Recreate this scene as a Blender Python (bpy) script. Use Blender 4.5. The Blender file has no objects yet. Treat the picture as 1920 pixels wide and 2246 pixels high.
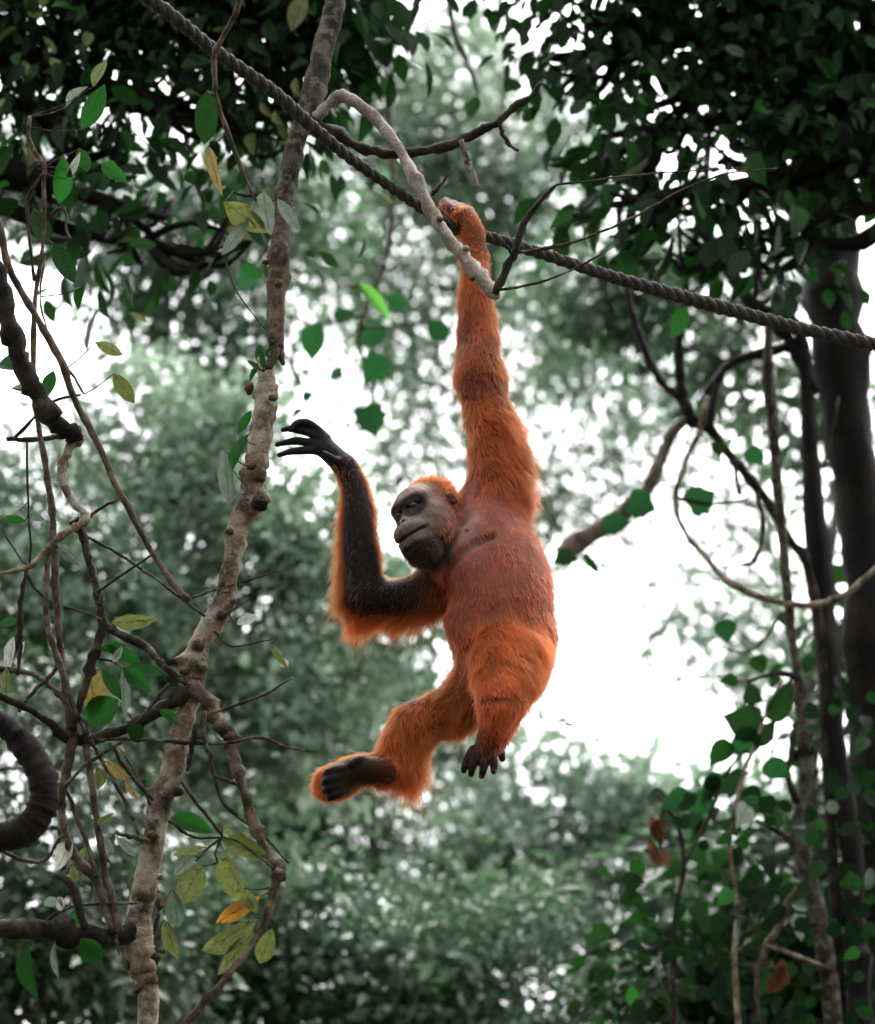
import bpy, math, random
import numpy as np
from mathutils import Matrix, Vector

# ------------------------------------------------------------------ camera
S = bpy.context.scene
COL = S.collection
F = 1123 / math.tan(math.radians(11.0))          # focal length in photo pixels (1920x2246)
TILT = math.radians(20.0)
CAM = np.array([0.0, 0.0, 1.6])
FW = np.array([0, math.cos(TILT), math.sin(TILT)])
UP = np.array([0, -math.sin(TILT), math.cos(TILT)])
RT = np.array([1.0, 0, 0])
cd = bpy.data.cameras.new('camera')
cam = bpy.data.objects.new('camera', cd); COL.objects.link(cam)
cam.location = CAM
cam.rotation_euler = (math.radians(90) + TILT, 0, 0)
cd.sensor_fit = 'VERTICAL'; cd.sensor_height = 36; cd.sensor_width = 36
cd.lens = 18 / math.tan(math.radians(11.0))
cd.clip_end = 2000
cd.dof.use_dof = True; cd.dof.focus_distance = 8.48; cd.dof.aperture_fstop = 2.0
S.camera = cam
# ------------------------------------------------------------------ light: overcast day
W = bpy.data.worlds.new('World'); S.world = W; W.use_nodes = True
nt = W.node_tree; nt.nodes.clear()
SUN_EL, SUN_AZ = 62, 20                            # high, a little behind the subject
sky = nt.nodes.new('ShaderNodeTexSky'); sky.sky_type = 'NISHITA'; sky.sun_disc = False
sky.sun_elevation = math.radians(SUN_EL); sky.sun_rotation = math.radians(SUN_AZ)
sky.air_density = 1.0; sky.dust_density = 6.0; sky.ozone_density = 1.0
hs = nt.nodes.new('ShaderNodeHueSaturation'); hs.inputs['Saturation'].default_value = 0.10
bg = nt.nodes.new('ShaderNodeBackground'); bg.inputs['Strength'].default_value = 0.15
wo = nt.nodes.new('ShaderNodeOutputWorld')
nt.links.new(sky.outputs[0], hs.inputs['Color']); nt.links.new(hs.outputs[0], bg.inputs[0]); nt.links.new(bg.outputs[0], wo.inputs[0])
sd = bpy.data.lights.new('sun', 'SUN'); sd.energy = 0.7; sd.angle = math.radians(40); sd.color = (1, .97, .93)
sun = bpy.data.objects.new('sun', sd); COL.objects.link(sun)
sv = Vector((math.sin(math.radians(SUN_AZ)) * math.cos(math.radians(SUN_EL)), math.cos(math.radians(SUN_AZ)) * math.cos(math.radians(SUN_EL)), math.sin(math.radians(SUN_EL))))
sun.rotation_euler = sv.to_track_quat('Z', 'Y').to_euler(); sun.location = (0, 0, 40)
S.view_settings.view_transform = 'Standard'; S.view_settings.look = 'None'
S.view_settings.exposure = 2.15; S.view_settings.gamma = 1.0; S.view_settings.use_curve_mapping = False
S.render.engine = 'CYCLES'
cy = S.cycles
cy.max_bounces = 6; cy.diffuse_bounces = 3; cy.glossy_bounces = 2; cy.transmission_bounces = 4; cy.transparent_max_bounces = 4
cy.use_denoising = True
cy.sample_clamp_indirect = 6
cy.caustics_reflective = False; cy.caustics_refractive = False

rng = np.random.default_rng(7)
random.seed(7)

# ------------------------------------------------------------------ helpers
def at(px, py, Y):
    d = FW + RT * ((px - 960) / F) + UP * ((1123 - py) / F)
    return CAM + d * (Y / d[1])
def mpp(px, py, Y):                                # metres per photo pixel there
    d = FW + RT * ((px - 960) / F) + UP * ((1123 - py) / F)
    return Y / d[1] / F
def nrm(v):
    v = np.asarray(v, float); return v / np.maximum(np.linalg.norm(v, axis=-1, keepdims=True), 1e-9)
def mesh(name, V, Fc, mat=None, smooth=True):
    m = bpy.data.meshes.new(name)
    V = np.asarray(V, np.float32)
    if isinstance(Fc, np.ndarray):
        n, k = Fc.shape
        m.vertices.add(len(V)); m.vertices.foreach_set('co', V.ravel())
        m.loops.add(n * k); m.loops.foreach_set('vertex_index', Fc.astype(np.int32).ravel())
        m.polygons.add(n); m.polygons.foreach_set('loop_start', np.arange(0, n * k, k, dtype=np.int32))
        m.update(calc_edges=True); m.validate()
    else:
        m.from_pydata(V.tolist(), [], Fc)
    if smooth and len(m.polygons): m.polygons.foreach_set('use_smooth', np.ones(len(m.polygons), bool))
    if mat: m.materials.append(mat)
    return m
def link(name, data, parent=None):
    o = bpy.data.objects.new(name, data); COL.objects.link(o)
    if parent is not None:
        o.parent = parent; o.matrix_parent_inverse = Matrix.Translation(-parent.location)
    return o
def tag(o, label=None, cat=None, group=None, kind=None):
    if label: o['label'] = label
    if cat: o['category'] = cat
    if group: o['group'] = group
    if kind: o['kind'] = kind
    return o
def thing(name, loc, label, cat, group=None):
    o = bpy.data.objects.new(name, None); o.location = Vector(loc); COL.objects.link(o); o.empty_display_size = .2
    return tag(o, label, cat, group)
def fattr(m, name, vals):
    a = m.attributes.new(name, 'FLOAT', 'POINT'); a.data.foreach_set('value', np.asarray(vals, np.float32))

# ------------------------------------------------------------------ materials
def newmat(name):
    m = bpy.data.materials.new(name); m.use_nodes = True
    t = m.node_tree; t.nodes.clear()
    out = t.nodes.new('ShaderNodeOutputMaterial')
    return m, t, out
def ramp(t, src, stops, interp='LINEAR'):
    r = t.nodes.new('ShaderNodeValToRGB'); r.color_ramp.interpolation = interp
    el = r.color_ramp.elements
    while len(el) < len(stops): el.new(.5)
    for e, (p, c) in zip(el, stops): e.position = p; e.color = (*c, 1)
    t.links.new(src, r.inputs[0]); return r
def noise(t, vec, scale, detail=4, rough=.6):
    n = t.nodes.new('ShaderNodeTexNoise'); n.inputs['Scale'].default_value = scale
    n.inputs['Detail'].default_value = detail; n.inputs['Roughness'].default_value = rough
    t.links.new(vec, n.inputs['Vector']); return n
def bark_mat(name, dark, mid, light, scale=18, bump=.6, lichen=None):
    m, t, out = newmat(name)
    tc = t.nodes.new('ShaderNodeTexCoord')
    n1 = noise(t, tc.outputs['Object'], scale * .22, 6, .68)
    r1 = ramp(t, n1.outputs['Fac'], [(.36, dark), (.49, mid), (.61, light)])
    n2 = noise(t, tc.outputs['Object'], scale * 2.6, 4, .7)
    r2 = ramp(t, n2.outputs['Fac'], [(.33, (.58, .56, .55)), (.62, (1.12, 1.1, 1.08))])
    mx = t.nodes.new('ShaderNodeMix'); mx.data_type = 'RGBA'; mx.blend_type = 'MULTIPLY'; mx.inputs[0].default_value = .85
    t.links.new(r1.outputs[0], mx.inputs[6]); t.links.new(r2.outputs[0], mx.inputs[7])
    col = mx.outputs[2]
    if lichen:
        n3 = noise(t, tc.outputs['Object'], scale * .4, 4, .6)
        r3 = ramp(t, n3.outputs['Fac'], [(.52, (0, 0, 0)), (.62, (.85, .85, .85))])
        m2 = t.nodes.new('ShaderNodeMix'); m2.data_type = 'RGBA'
        t.links.new(r3.outputs[0], m2.inputs[0]); t.links.new(col, m2.inputs[6]); m2.inputs[7].default_value = (*lichen, 1)
        col = m2.outputs[2]
    p = t.nodes.new('ShaderNodeBsdfPrincipled'); p.inputs['Roughness'].default_value = .85
    p.inputs['Specular IOR Level'].default_value = .25
    t.links.new(col, p.inputs['Base Color'])
    n4 = noise(t, tc.outputs['Object'], scale * 3.2, 6, .7)
    b = t.nodes.new('ShaderNodeBump'); b.inputs['Strength'].default_value = bump; b.inputs['Distance'].default_value = .012
    t.links.new(n4.outputs['Fac'], b.inputs['Height']); t.links.new(b.outputs[0], p.inputs['Normal'])
    t.links.new(p.outputs[0], out.inputs[0]); return m
def leaf_mat(name, c0, c1, trans=.3, tcol=None, rough=.42, spots=None, attr=True, back=None):
    m, t, out = newmat(name)
    if attr:
        a = t.nodes.new('ShaderNodeAttribute'); a.attribute_name = 'var'; fac = a.outputs['Fac']
    else:
        a = t.nodes.new('ShaderNodeObjectInfo'); fac = a.outputs['Random']
    r = ramp(t, fac, [(0, c0), (1, c1)]); col = r.outputs[0]
    tc = t.nodes.new('ShaderNodeTexCoord')
    p = t.nodes.new('ShaderNodeBsdfPrincipled'); p.inputs['Roughness'].default_value = rough; p.inputs['Specular IOR Level'].default_value = .5 if attr and c1[1] > .1 else (.35 if c1[1] > .1 else .12)
    if not attr:                                   # big single leaves: mottling, side veins, spots
        n = noise(t, tc.outputs['Object'], 5, 4, .6)
        rr = ramp(t, n.outputs['Fac'], [(.3, (.62, .62, .6)), (.7, (1.25, 1.2, 1.15))])
        mx = t.nodes.new('ShaderNodeMix'); mx.data_type = 'RGBA'; mx.blend_type = 'MULTIPLY'; mx.inputs[0].default_value = 1
        t.links.new(col, mx.inputs[6]); t.links.new(rr.outputs[0], mx.inputs[7]); col = mx.outputs[2]
        if spots:
            n = noise(t, tc.outputs['Object'], 9, 3, .55)
            rr = ramp(t, n.outputs['Fac'], [(.60, (0, 0, 0)), (.66, (1, 1, 1))])
            mx = t.nodes.new('ShaderNodeMix'); mx.data_type = 'RGBA'
            t.links.new(rr.outputs[0], mx.inputs[0]); t.links.new(col, mx.inputs[6]); mx.inputs[7].default_value = (*spots, 1); col = mx.outputs[2]
        # veins from uv-like attribute: v = across, u = along
        av = t.nodes.new('ShaderNodeAttribute'); av.attribute_name = 'rib'
        rv = ramp(t, av.outputs['Fac'], [(.0, (.55, .6, .5)), (.12, (1, 1, 1))])
        mx = t.nodes.new('ShaderNodeMix'); mx.data_type = 'RGBA'; mx.blend_type = 'MULTIPLY'; mx.inputs[0].default_value = 1
        t.links.new(col, mx.inputs[6]); t.links.new(rv.outputs[0], mx.inputs[7]); col = mx.outputs[2]
        sx = t.nodes.new('ShaderNodeSeparateXYZ'); t.links.new(tc.outputs['Object'], sx.inputs[0])
        ab = t.nodes.new('ShaderNodeMath'); ab.operation = 'ABSOLUTE'; t.links.new(sx.outputs['Y'], ab.inputs[0])
        ml = t.nodes.new('ShaderNodeMath'); ml.operation = 'MULTIPLY_ADD'; t.links.new(ab.outputs[0], ml.inputs[0]); ml.inputs[1].default_value = -.55; t.links.new(sx.outputs['X'], ml.inputs[2])
        cb = t.nodes.new('ShaderNodeCombineXYZ'); t.links.new(ml.outputs[0], cb.inputs[0])
        wv = t.nodes.new('ShaderNodeTexWave'); wv.inputs['Scale'].default_value = 2.6; wv.inputs['Distortion'].default_value = .3
        t.links.new(cb.outputs[0], wv.inputs['Vector'])
        b = t.nodes.new('ShaderNodeBump'); b.inputs['Strength'].default_value = .14; b.inputs['Distance'].default_value = .03
        t.links.new(wv.outputs['Fac'], b.inputs['Height']); t.links.new(b.outputs[0], p.inputs['Normal'])
    t.links.new(col, p.inputs['Base Color'])
    tr = t.nodes.new('ShaderNodeBsdfTranslucent')
    if tcol: tr.inputs[0].default_value = (*tcol, 1)
    else: t.links.new(col, tr.inputs[0])
    mx = t.nodes.new('ShaderNodeMixShader'); mx.inputs[0].default_value = trans
    t.links.new(p.outputs[0], mx.inputs[1]); t.links.new(tr.outputs[0], mx.inputs[2]); t.links.new(mx.outputs[0], out.inputs[0])
    return m
M = {}
M['bark'] = bark_mat('mottled_bark', (.028, .018, .011), (.22, .16, .105), (.48, .41, .32), 36, 1.0, lichen=(.46, .43, .36))
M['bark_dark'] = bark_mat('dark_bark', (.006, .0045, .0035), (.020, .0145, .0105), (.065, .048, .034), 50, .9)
M['bark_black'] = bark_mat('black_bark', (.0015, .0013, .001), (.005, .004, .003), (.018, .013, .009), 22, 1.0)  # near-black bark colour
M['bark_pale'] = bark_mat('pale_bark', (.10, .08, .065), (.26, .22, .185), (.44, .39, .34), 40, .7)
M['bark_pink'] = bark_mat('reddish_bark', (.024, .015, .010), (.095, .062, .040), (.23, .175, .125), 55, .9)
M['bark_lichen'] = bark_mat('lichened_bark', (.012, .009, .006), (.045, .033, .022), (.12, .096, .07), 60, .9, lichen=(.17, .17, .12))
M['liana'] = bark_mat('liana_bark', (.003, .002, .0018), (.008, .005, .004), (.028, .013, .008), 50, 1.0)
M['bark_far'] = bark_mat('forest_bark', (.04, .036, .03), (.09, .08, .07), (.15, .135, .12), 8, .5)
M['far'] = leaf_mat('sage_foliage', (.022, .078, .038), (.40, .55, .38), .44, rough=.32)
M['far2'] = leaf_mat('deep_foliage', (.009, .045, .018), (.14, .25, .13), .38, rough=.34)
M['far3'] = leaf_mat('grey_foliage', (.045, .11, .060), (.34, .46, .33), .42, rough=.32)
M['far4'] = leaf_mat('darkest_foliage', (.006, .024, .009), (.08, .14, .07), .32, rough=.36)  # darkest green of the leaf-cloud crowns further off
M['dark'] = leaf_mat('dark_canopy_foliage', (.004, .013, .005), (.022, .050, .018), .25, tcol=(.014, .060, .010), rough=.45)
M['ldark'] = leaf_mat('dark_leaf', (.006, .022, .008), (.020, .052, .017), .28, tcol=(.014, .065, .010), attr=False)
M['livy'] = leaf_mat('ivy_leaf', (.003, .010, .004), (.011, .028, .012), .2, tcol=(.008, .036, .008), attr=False, rough=.62)
M['lsoft'] = leaf_mat('soft_green_leaf', (.010, .040, .014), (.022, .065, .025), .34, tcol=(.016, .085, .022), attr=False)
M['lbright'] = leaf_mat('bright_leaf', (.05, .14, .03), (.08, .19, .05), .45, tcol=(.10, .33, .05), attr=False)
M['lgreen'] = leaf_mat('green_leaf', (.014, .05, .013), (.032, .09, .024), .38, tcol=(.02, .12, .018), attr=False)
M['lolive'] = leaf_mat('olive_leaf', (.13, .17, .045), (.20, .24, .085), .32, attr=False, spots=(.06, .07, .02))
M['lsage'] = leaf_mat('sage_leaf', (.13, .20, .145), (.24, .31, .25), .25, attr=False, rough=.35)
M['lyellow'] = leaf_mat('yellowing_leaf', (.26, .22, .07), (.34, .28, .12), .30, attr=False, spots=(.30, .10, .01))
M['lorange'] = leaf_mat('orange_spotted_leaf', (.46, .22, .03), (.50, .26, .05), .28, attr=False, spots=(.12, .035, .006))
M['lwhite'] = leaf_mat('silvery_leaf', (.40, .45, .40), (.52, .56, .52), .25, attr=False, rough=.3)
M['ldry'] = leaf_mat('dry_leaf', (.10, .045, .025), (.16, .08, .045), .15, attr=False, rough=.7)

# ------------------------------------------------------------------ tubes
def crom(P, sub):
    P = np.asarray(P, float); Q = np.vstack([2 * P[0] - P[1], P, 2 * P[-1] - P[-2]])
    out = []
    for i in range(1, len(Q) - 2):
        t = np.linspace(0, 1, sub, endpoint=False)[:, None]
        a, b, c, d = Q[i - 1], Q[i], Q[i + 1], Q[i + 2]
        out.append(.5 * ((2 * b) + (-a + c) * t + (2 * a - 5 * b + 4 * c - d) * t * t + (-a + 3 * b - 3 * c + d) * t ** 3))
    return np.vstack([np.vstack(out), P[-1:]])
def tube(P, R, sides=8, sub=4, rough=.08, wob=.0, knots=0, seed=0, cap=True):
    g = np.random.default_rng(seed)
    PR = crom(np.hstack([np.asarray(P, float), np.asarray(R, float)[:, None]]), sub)
    C, r = PR[:, :3].copy(), np.maximum(PR[:, 3], 1e-4)
    n = len(C)
    if wob: C[1:-1] += g.normal(0, 1, (n - 2, 3)) * (r[1:-1, None] * wob)
    r = r * (1 + g.normal(0, rough, n))
    T = nrm(np.gradient(C, axis=0))
    ref = np.array([0, 1, 0.0]) if abs(T[0][1]) < .9 else np.array([1, 0, 0.0])
    N = np.zeros_like(C); N[0] = nrm(np.cross(T[0], ref))
    for i in range(1, n): N[i] = nrm(N[i - 1] - T[i] * np.dot(N[i - 1], T[i]))
    B = np.cross(T, N)
    a = np.linspace(0, 2 * math.pi, sides, endpoint=False)
    rad = np.repeat(r[:, None], sides, 1) * (1 + g.normal(0, rough * .8, (n, sides)))
    for _ in range(knots):
        i0, a0 = g.integers(1, n - 1), g.uniform(0, 6.283)
        w = np.exp(-((np.arange(n) - i0) / max(1.0, n * .0 + 1.1)) ** 2)[:, None] * np.exp(-((np.angle(np.exp(1j * (a - a0)))) / .6) ** 2)[None]
        rad *= 1 + w * g.uniform(.25, .6)
    V = C[:, None] + rad[:, :, None] * (N[:, None] * np.cos(a)[None, :, None] + B[:, None] * np.sin(a)[None, :, None])
    V = V.reshape(-1, 3)
    Fc = []
    for i in range(n - 1):
        for j in range(sides):
            k = (j + 1) % sides
            Fc.append((i * sides + j, i * sides + k, (i + 1) * sides + k, (i + 1) * sides + j))
    if cap:
        Fc.append(tuple(range(sides - 1, -1, -1))); Fc.append(tuple(range((n - 1) * sides, n * sides)))
    return V, Fc, C
def pxpath(pts, Y):
    """[(px,py,r_px[,Y])] -> world points and radii; Y is a number or (start, end)"""
    n = len(pts); P, R = [], []
    for i, p in enumerate(pts):
        y = p[3] if len(p) > 3 else (Y if not isinstance(Y, tuple) else Y[0] + (Y[1] - Y[0]) * i / max(1, n - 1))
        P.append(at(p[0], p[1], y)); R.append(p[2] * mpp(p[0], p[1], y))
    return P, R
LINES = {}
def branch(name, pts, Y, mat, parent, sides=8, sub=4, rough=.09, wob=.06, knots=0, pre=None, post=None, seed=None):
    P, R = pxpath(pts, Y)
    for q in (pre or [])[::-1]: P.insert(0, np.array(q[:3])); R.insert(0, q[3])
    for q in (post or []): P.append(np.array(q[:3])); R.append(q[3])
    V, Fc, C = tube(P, R, sides, sub, rough, wob, knots, seed if seed is not None else int(rng.integers(1e6)))
    o = link(name, mesh(name, V, Fc, M[mat]), parent)
    if parent is not None: LINES.setdefault(parent.name, []).append(C)
    return o

# ------------------------------------------------------------------ leaves
def leaf_template(prof, fold=.10, droop=.10, curl=0.0):
    """prof: [(x, halfwidth)] from base to tip; midrib + two blades"""
    V, rib = [], []
    for x, w in prof:
        z = -droop * x * x
        for s in (-1, 0, 1):
            V.append((x, s * w, z + abs(s) * w * fold * 2 + curl * s * w)); rib.append(abs(s))
    n = len(prof); Fc = []
    for i in range(n - 1):
        a, b = 3 * i, 3 * i + 3
        Fc += [(a, a + 1, b + 1, b), (a + 1, a + 2, b + 2, b + 1)]
    return np.array(V), Fc, rib
OV = [(0, .01), (.06, .10), (.18, .30), (.34, .45), (.5, .5), (.66, .45), (.8, .32), (.91, .15), (1, .005)]
def lobed():
    out = [(0, 0), (-.03, .2), (-.02, .36), (.14, .50), (.27, .46), (.40, .58), (.54, .44), (.66, .42), (.78, .22), (1, 0)]
    V = [(.30, 0, 0)]; 
    for x, y in out: V.append((x, y, abs(y) * .12 - x * x * .08))
    for x, y in out[-2:0:-1]: V.append((x, -y, abs(y) * .12 - x * x * .08))
    n = len(V) - 1
    Fc = [(0, 1 + i, 1 + (i + 1) % n) for i in range(n)]
    return np.array(V), Fc, [0] + [1] * n
LT = [leaf_template(OV, .10, .10), leaf_template(OV, .22, .28, .05), leaf_template([(x, w * (1 + .08 * math.sin(9 * x))) for x, w in OV], .05, -.06, -.08),
      leaf_template([(x, w * (1.15 if x < .5 else .85)) for x, w in OV], .16, .16, .1)]
LOBE = lobed()
HEART = leaf_template([(0, .02), (-.05, .22), (.04, .40), (.2, .52), (.4, .50), (.62, .36), (.82, .16), (1, .0)], .10, .12)
LMESH = {}
def leaf_mesh(kind, var, mat):
    k = (kind, var, mat)
    if k not in LMESH:
        V, Fc, rib = {'oval': LT[var % 4], 'lobed': LOBE, 'heart': HEART}[kind]
        me = mesh('leaf', V, Fc, M[mat]); fattr(me, 'rib', rib); LMESH[k] = me
    return LMESH[k]
def put_leaf(parent, base, xdir, ndir, L, Wd, mat, kind='oval', var=0, name='leaf', petiole=True, maxpet=.35):
    x = nrm(xdir); n = np.asarray(ndir, float); n = nrm(n - x * np.dot(n, x)); y = np.cross(n, x)
    if petiole and parent is not None and parent.name in LINES:
        best = None
        for C in LINES[parent.name]:
            d = np.linalg.norm(C - base, axis=1); i = d.argmin()
            if best is None or d[i] < best[0]: best = (d[i], C[i])
        if .008 < best[0] < maxpet:
            q = best[1]; mid = (base + q) / 2 + np.array([0, 0, -.06]) * best[0]
            V, Fc, _ = tube([q, mid, base + x * L * .02], [.0028, .002, .0016], 5, 3, 0, 0, 0, 1)
            link('leaf_stalk', mesh('leaf_stalk', V, Fc, M['bark_lichen']), parent)
    o = link(name, leaf_mesh(kind, var, mat), None)
    m4 = Matrix.Identity(4)
    for i in range(3):
        m4[i][0] = x[i] * L; m4[i][1] = y[i] * Wd; m4[i][2] = n[i] * L; m4[i][3] = base[i]
    if parent is not None: o.parent = parent; o.matrix_parent_inverse = Matrix.Translation(-parent.location)
    o.matrix_basis = m4
    return o
def px_leaf(parent, px, py, L, Wd, ang, mat, Y, kind='oval', tiltf=None, var=None, name='leaf', petiole=True, maxpet=.35):
    """leaf centred on (px,py), L/W in photo pixels, ang = direction of the tip in the picture (deg, 0 right, 90 up)"""
    s = mpp(px, py, Y); a = math.radians(ang)
    t = rng.uniform(-.35, .35) if tiltf is None else tiltf
    x = nrm(RT * math.cos(a) + UP * math.sin(a) - FW * t)
    L2 = L * s * math.sqrt(1 + t * t)
    n = -FW + RT * rng.uniform(-.5, .5) + UP * rng.uniform(-.2, .6)
    base = at(px, py, Y) - x * L2 * .5
    return put_leaf(parent, base, x, n, L2, Wd * s * 1.1, mat, kind, int(rng.integers(4)) if var is None else var, name, petiole, maxpet)

FAR_T = (np.array([(0, 0, 0), (.42, .5, .10), (1, 0, -.06), (.42, -.5, .10)]), np.array([(0, 1, 2), (0, 2, 3)]))
NEAR_T = (np.array([(0, 0, 0), (.2, .34, .06), (.5, .5, .08), (.8, .3, .02), (1, 0, -.10), (.8, -.3, .02), (.5, -.5, .08), (.2, -.34, .06), (.5, 0, -.02)]),
          np.array([(8, i, (i + 1) % 8) for i in range(8)]))
def leaf_cloud(name, C, X, N, L, Wd, var, mat, parent, tmpl=FAR_T):
    V0, F0 = tmpl
    X = nrm(X); N = nrm(N - X * (N * X).sum(1, keepdims=True)); Yv = np.cross(N, X)
    V = C[:, None] + V0[None, :, 0, None] * (X * L[:, None])[:, None] + V0[None, :, 1, None] * (Yv * Wd[:, None])[:, None] + V0[None, :, 2, None] * (N * L[:, None])[:, None]
    k = len(V0); n = len(C)
    Fc = (F0[None] + (np.arange(n) * k)[:, None, None]).reshape(-1, 3)
    me = mesh(name, V.reshape(-1, 3), Fc, M[mat], smooth=False)
    fattr(me, 'var', np.repeat(np.clip(var, 0, 1), k))
    return tag(link(name, me, parent), kind='stuff')
def lobe_points(c, rx, ry, rz, n, per=26, spread=.22, shell=.5):
    """leaf positions in clusters inside an ellipsoid; returns points, cluster brightness, outward dirs"""
    nc = max(3, int(n / per))
    u = nrm(rng.normal(0, 1, (nc, 3))); r = rng.uniform(0, 1, nc) ** (1 / 3 if shell < .1 else .45)
    cc = u * r[:, None] * np.array([rx, ry, rz])
    k = rng.integers(0, nc, n)
    off = rng.normal(0, 1, (n, 3)) * spread * np.array([1, 1, .8])
    P = c + cc[k] + off
    return P, rng.uniform(0, 1, nc)[k], nrm(off + 1e-6), cc + c
# ================================================================== the setting
def build_ground():
    n = 80; xs = np.sign(np.linspace(-1, 1, n)) * np.abs(np.linspace(-1, 1, n)) ** 2 * 260
    X, Yg = np.meshgrid(xs, xs + 12)
    Z = .15 * np.sin(X * .35) * np.cos(Yg * .27) + .5 * np.sin(X * .05 + 1) * np.sin(Yg * .04)
    V = np.stack([X, Yg, Z - .35], -1).reshape(-1, 3)
    i = np.arange(n * n).reshape(n, n)
    Fc = np.stack([i[:-1, :-1], i[:-1, 1:], i[1:, 1:], i[1:, :-1]], -1).reshape(-1, 4)
    m, t, out = newmat('leaf_litter')
    tc = t.nodes.new('ShaderNodeTexCoord'); n1 = noise(t, tc.outputs['Object'], 1.2, 8, .7)
    r = ramp(t, n1.outputs['Fac'], [(.3, (.02, .016, .01)), (.5, (.05, .04, .024)), (.7, (.05, .065, .03))])
    p = t.nodes.new('ShaderNodeBsdfPrincipled'); p.inputs['Roughness'].default_value = .9
    b = t.nodes.new('ShaderNodeBump'); b.inputs['Distance'].default_value = .1
    t.links.new(n1.outputs['Fac'], b.inputs['Height']); t.links.new(b.outputs[0], p.inputs['Normal'])
    t.links.new(r.outputs[0], p.inputs['Base Color']); t.links.new(p.outputs[0], out.inputs[0])
    tag(link('ground', mesh('ground', V, Fc, m)), kind='structure')
build_ground()

def far_tree(label, Y, trunk_px, lobes, mat, L=.11, Wd=.056, tr=.16, group='background forest trees', per=26, spread=.2, name='forest_tree', tmpl=FAR_T, limbs=True, droop=.5, hero=0, hero_mat=None, bark='bark_far', top=None, split_kind='oval', rise=-.25):
    b = at(trunk_px, 2246, Y)
    root = thing(name, (b[0], Y, -.4), label, 'tree', group)
    zt = max(at(l[0], l[1], Y)[2] for l in lobes) if top is None else top
    z = np.linspace(-.4, zt, 7)
    P = [(b[0] + .12 * math.sin(i * 1.7 + trunk_px) * min(i, 2), Y + .1 * math.cos(i * 2.1), q) for i, q in enumerate(z)]
    R = [tr * (1.35 if i == 0 else 1 - .12 * i) for i in range(7)]
    V, Fc, TC = tube(P, R, 9, 5, .05, .05, 3, int(rng.integers(1e6)))
    link('trunk', mesh('trunk', V, Fc, M[bark]), root)
    Cs, Xs, Ns, Vs = [], [], [], []
    LV, LF, off = [], [], 0
    for l in lobes:
        px, py, rxp, ryp, cov = l[:5]; y = Y + (l[5] if len(l) > 5 else 0)
        c = at(px, py, y); s = mpp(px, py, y); rx, rz = rxp * s, ryp * s; ry = max(.35, min(rx, rz) * .9)
        n = int(cov * math.pi * rx * rz / (L * Wd * .25))
        Pn, br, od, cc = lobe_points(c, rx, ry, rz, n, per, spread)
        Cs.append(Pn)
        Xs.append(od * .8 + rng.normal(0, .5, (n, 3)) + np.array([0, 0, -droop]))
        Ns.append(rng.normal(0, .6, (n, 3)) + np.array([0, -.55, .55]))
        Vs.append(br * .5 + rng.uniform(0, .5, n))
        if limbs:
            i = np.abs(TC[:, 2] - (c[2] - rz * .6 * (rise < 0) + rise * abs(c[0] - b[0]))).argmin()
            q0 = TC[i]
            ends = [c] + [cc[k] for k in rng.integers(0, len(cc), 7)]
            st = q0
            for e_i, e in enumerate(ends):
                mid = st * .5 + e * .5 + np.array([0, 0, -.08]) + rng.normal(0, .06, 3)
                r0 = tr * .34 if e_i == 0 else tr * .12
                v, f, _ = tube([st, mid, e], [r0, r0 * .75, r0 * .3], 6, 4, .06, .1, 0, int(rng.integers(1e6)))
                LV.append(v); LF += [tuple(k + off for k in ff) for ff in f]; off += len(v)
                if e_i == 0: st = mid * .4 + c * .6
    if limbs and LV: tag(link('limbs', mesh('limbs', np.vstack(LV), LF, M[bark]), root), kind='stuff')
    C, X, N, Vr = np.vstack(Cs), np.vstack(Xs), np.vstack(Ns), np.concatenate(Vs)
    if tmpl is FAR_T:                              # clumps and hollows of branch size
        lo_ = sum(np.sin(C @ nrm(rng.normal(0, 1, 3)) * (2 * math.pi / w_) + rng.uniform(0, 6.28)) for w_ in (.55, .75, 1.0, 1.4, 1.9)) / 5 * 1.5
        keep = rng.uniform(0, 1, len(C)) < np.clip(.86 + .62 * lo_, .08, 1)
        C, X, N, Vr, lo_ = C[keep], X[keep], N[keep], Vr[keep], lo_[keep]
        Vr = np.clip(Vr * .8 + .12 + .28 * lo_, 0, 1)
    n = len(C); sz = np.exp(.28 * np.sin(C @ np.array([2.1, 1.3, 2.7])) + .18 * np.sin(C @ np.array([-5.1, 2.3, 4.2]))); Ls = L * sz * rng.uniform(.6, 1.3, n); Ws = Wd * sz * rng.uniform(.65, 1.3, n)
    if hero:                                       # the leaves that show largest are leaves of their own
        d = C - CAM; dep = d @ FW; ux = 960 + F * (d @ RT) / dep; uy = 1123 - F * (d @ UP) / dep
        vis = (ux > -40) & (ux < 1960) & (uy > -40) & (uy < 2290)
        idx = np.where(vis)[0]; idx = idx[np.argsort(dep[idx])[:hero]]
        for i in idx: put_leaf(root, C[i], X[i], N[i], Ls[i] * 1.05, Ws[i] * 1.05, hero_mat[int(rng.integers(len(hero_mat)))], split_kind, int(rng.integers(4)), petiole=False)
        keep = np.ones(n, bool); keep[idx] = False
        C, X, N, Vr, Ls, Ws = C[keep], X[keep], N[keep], Vr[keep], Ls[keep], Ws[keep]
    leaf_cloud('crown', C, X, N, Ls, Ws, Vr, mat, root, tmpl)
    return root

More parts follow.
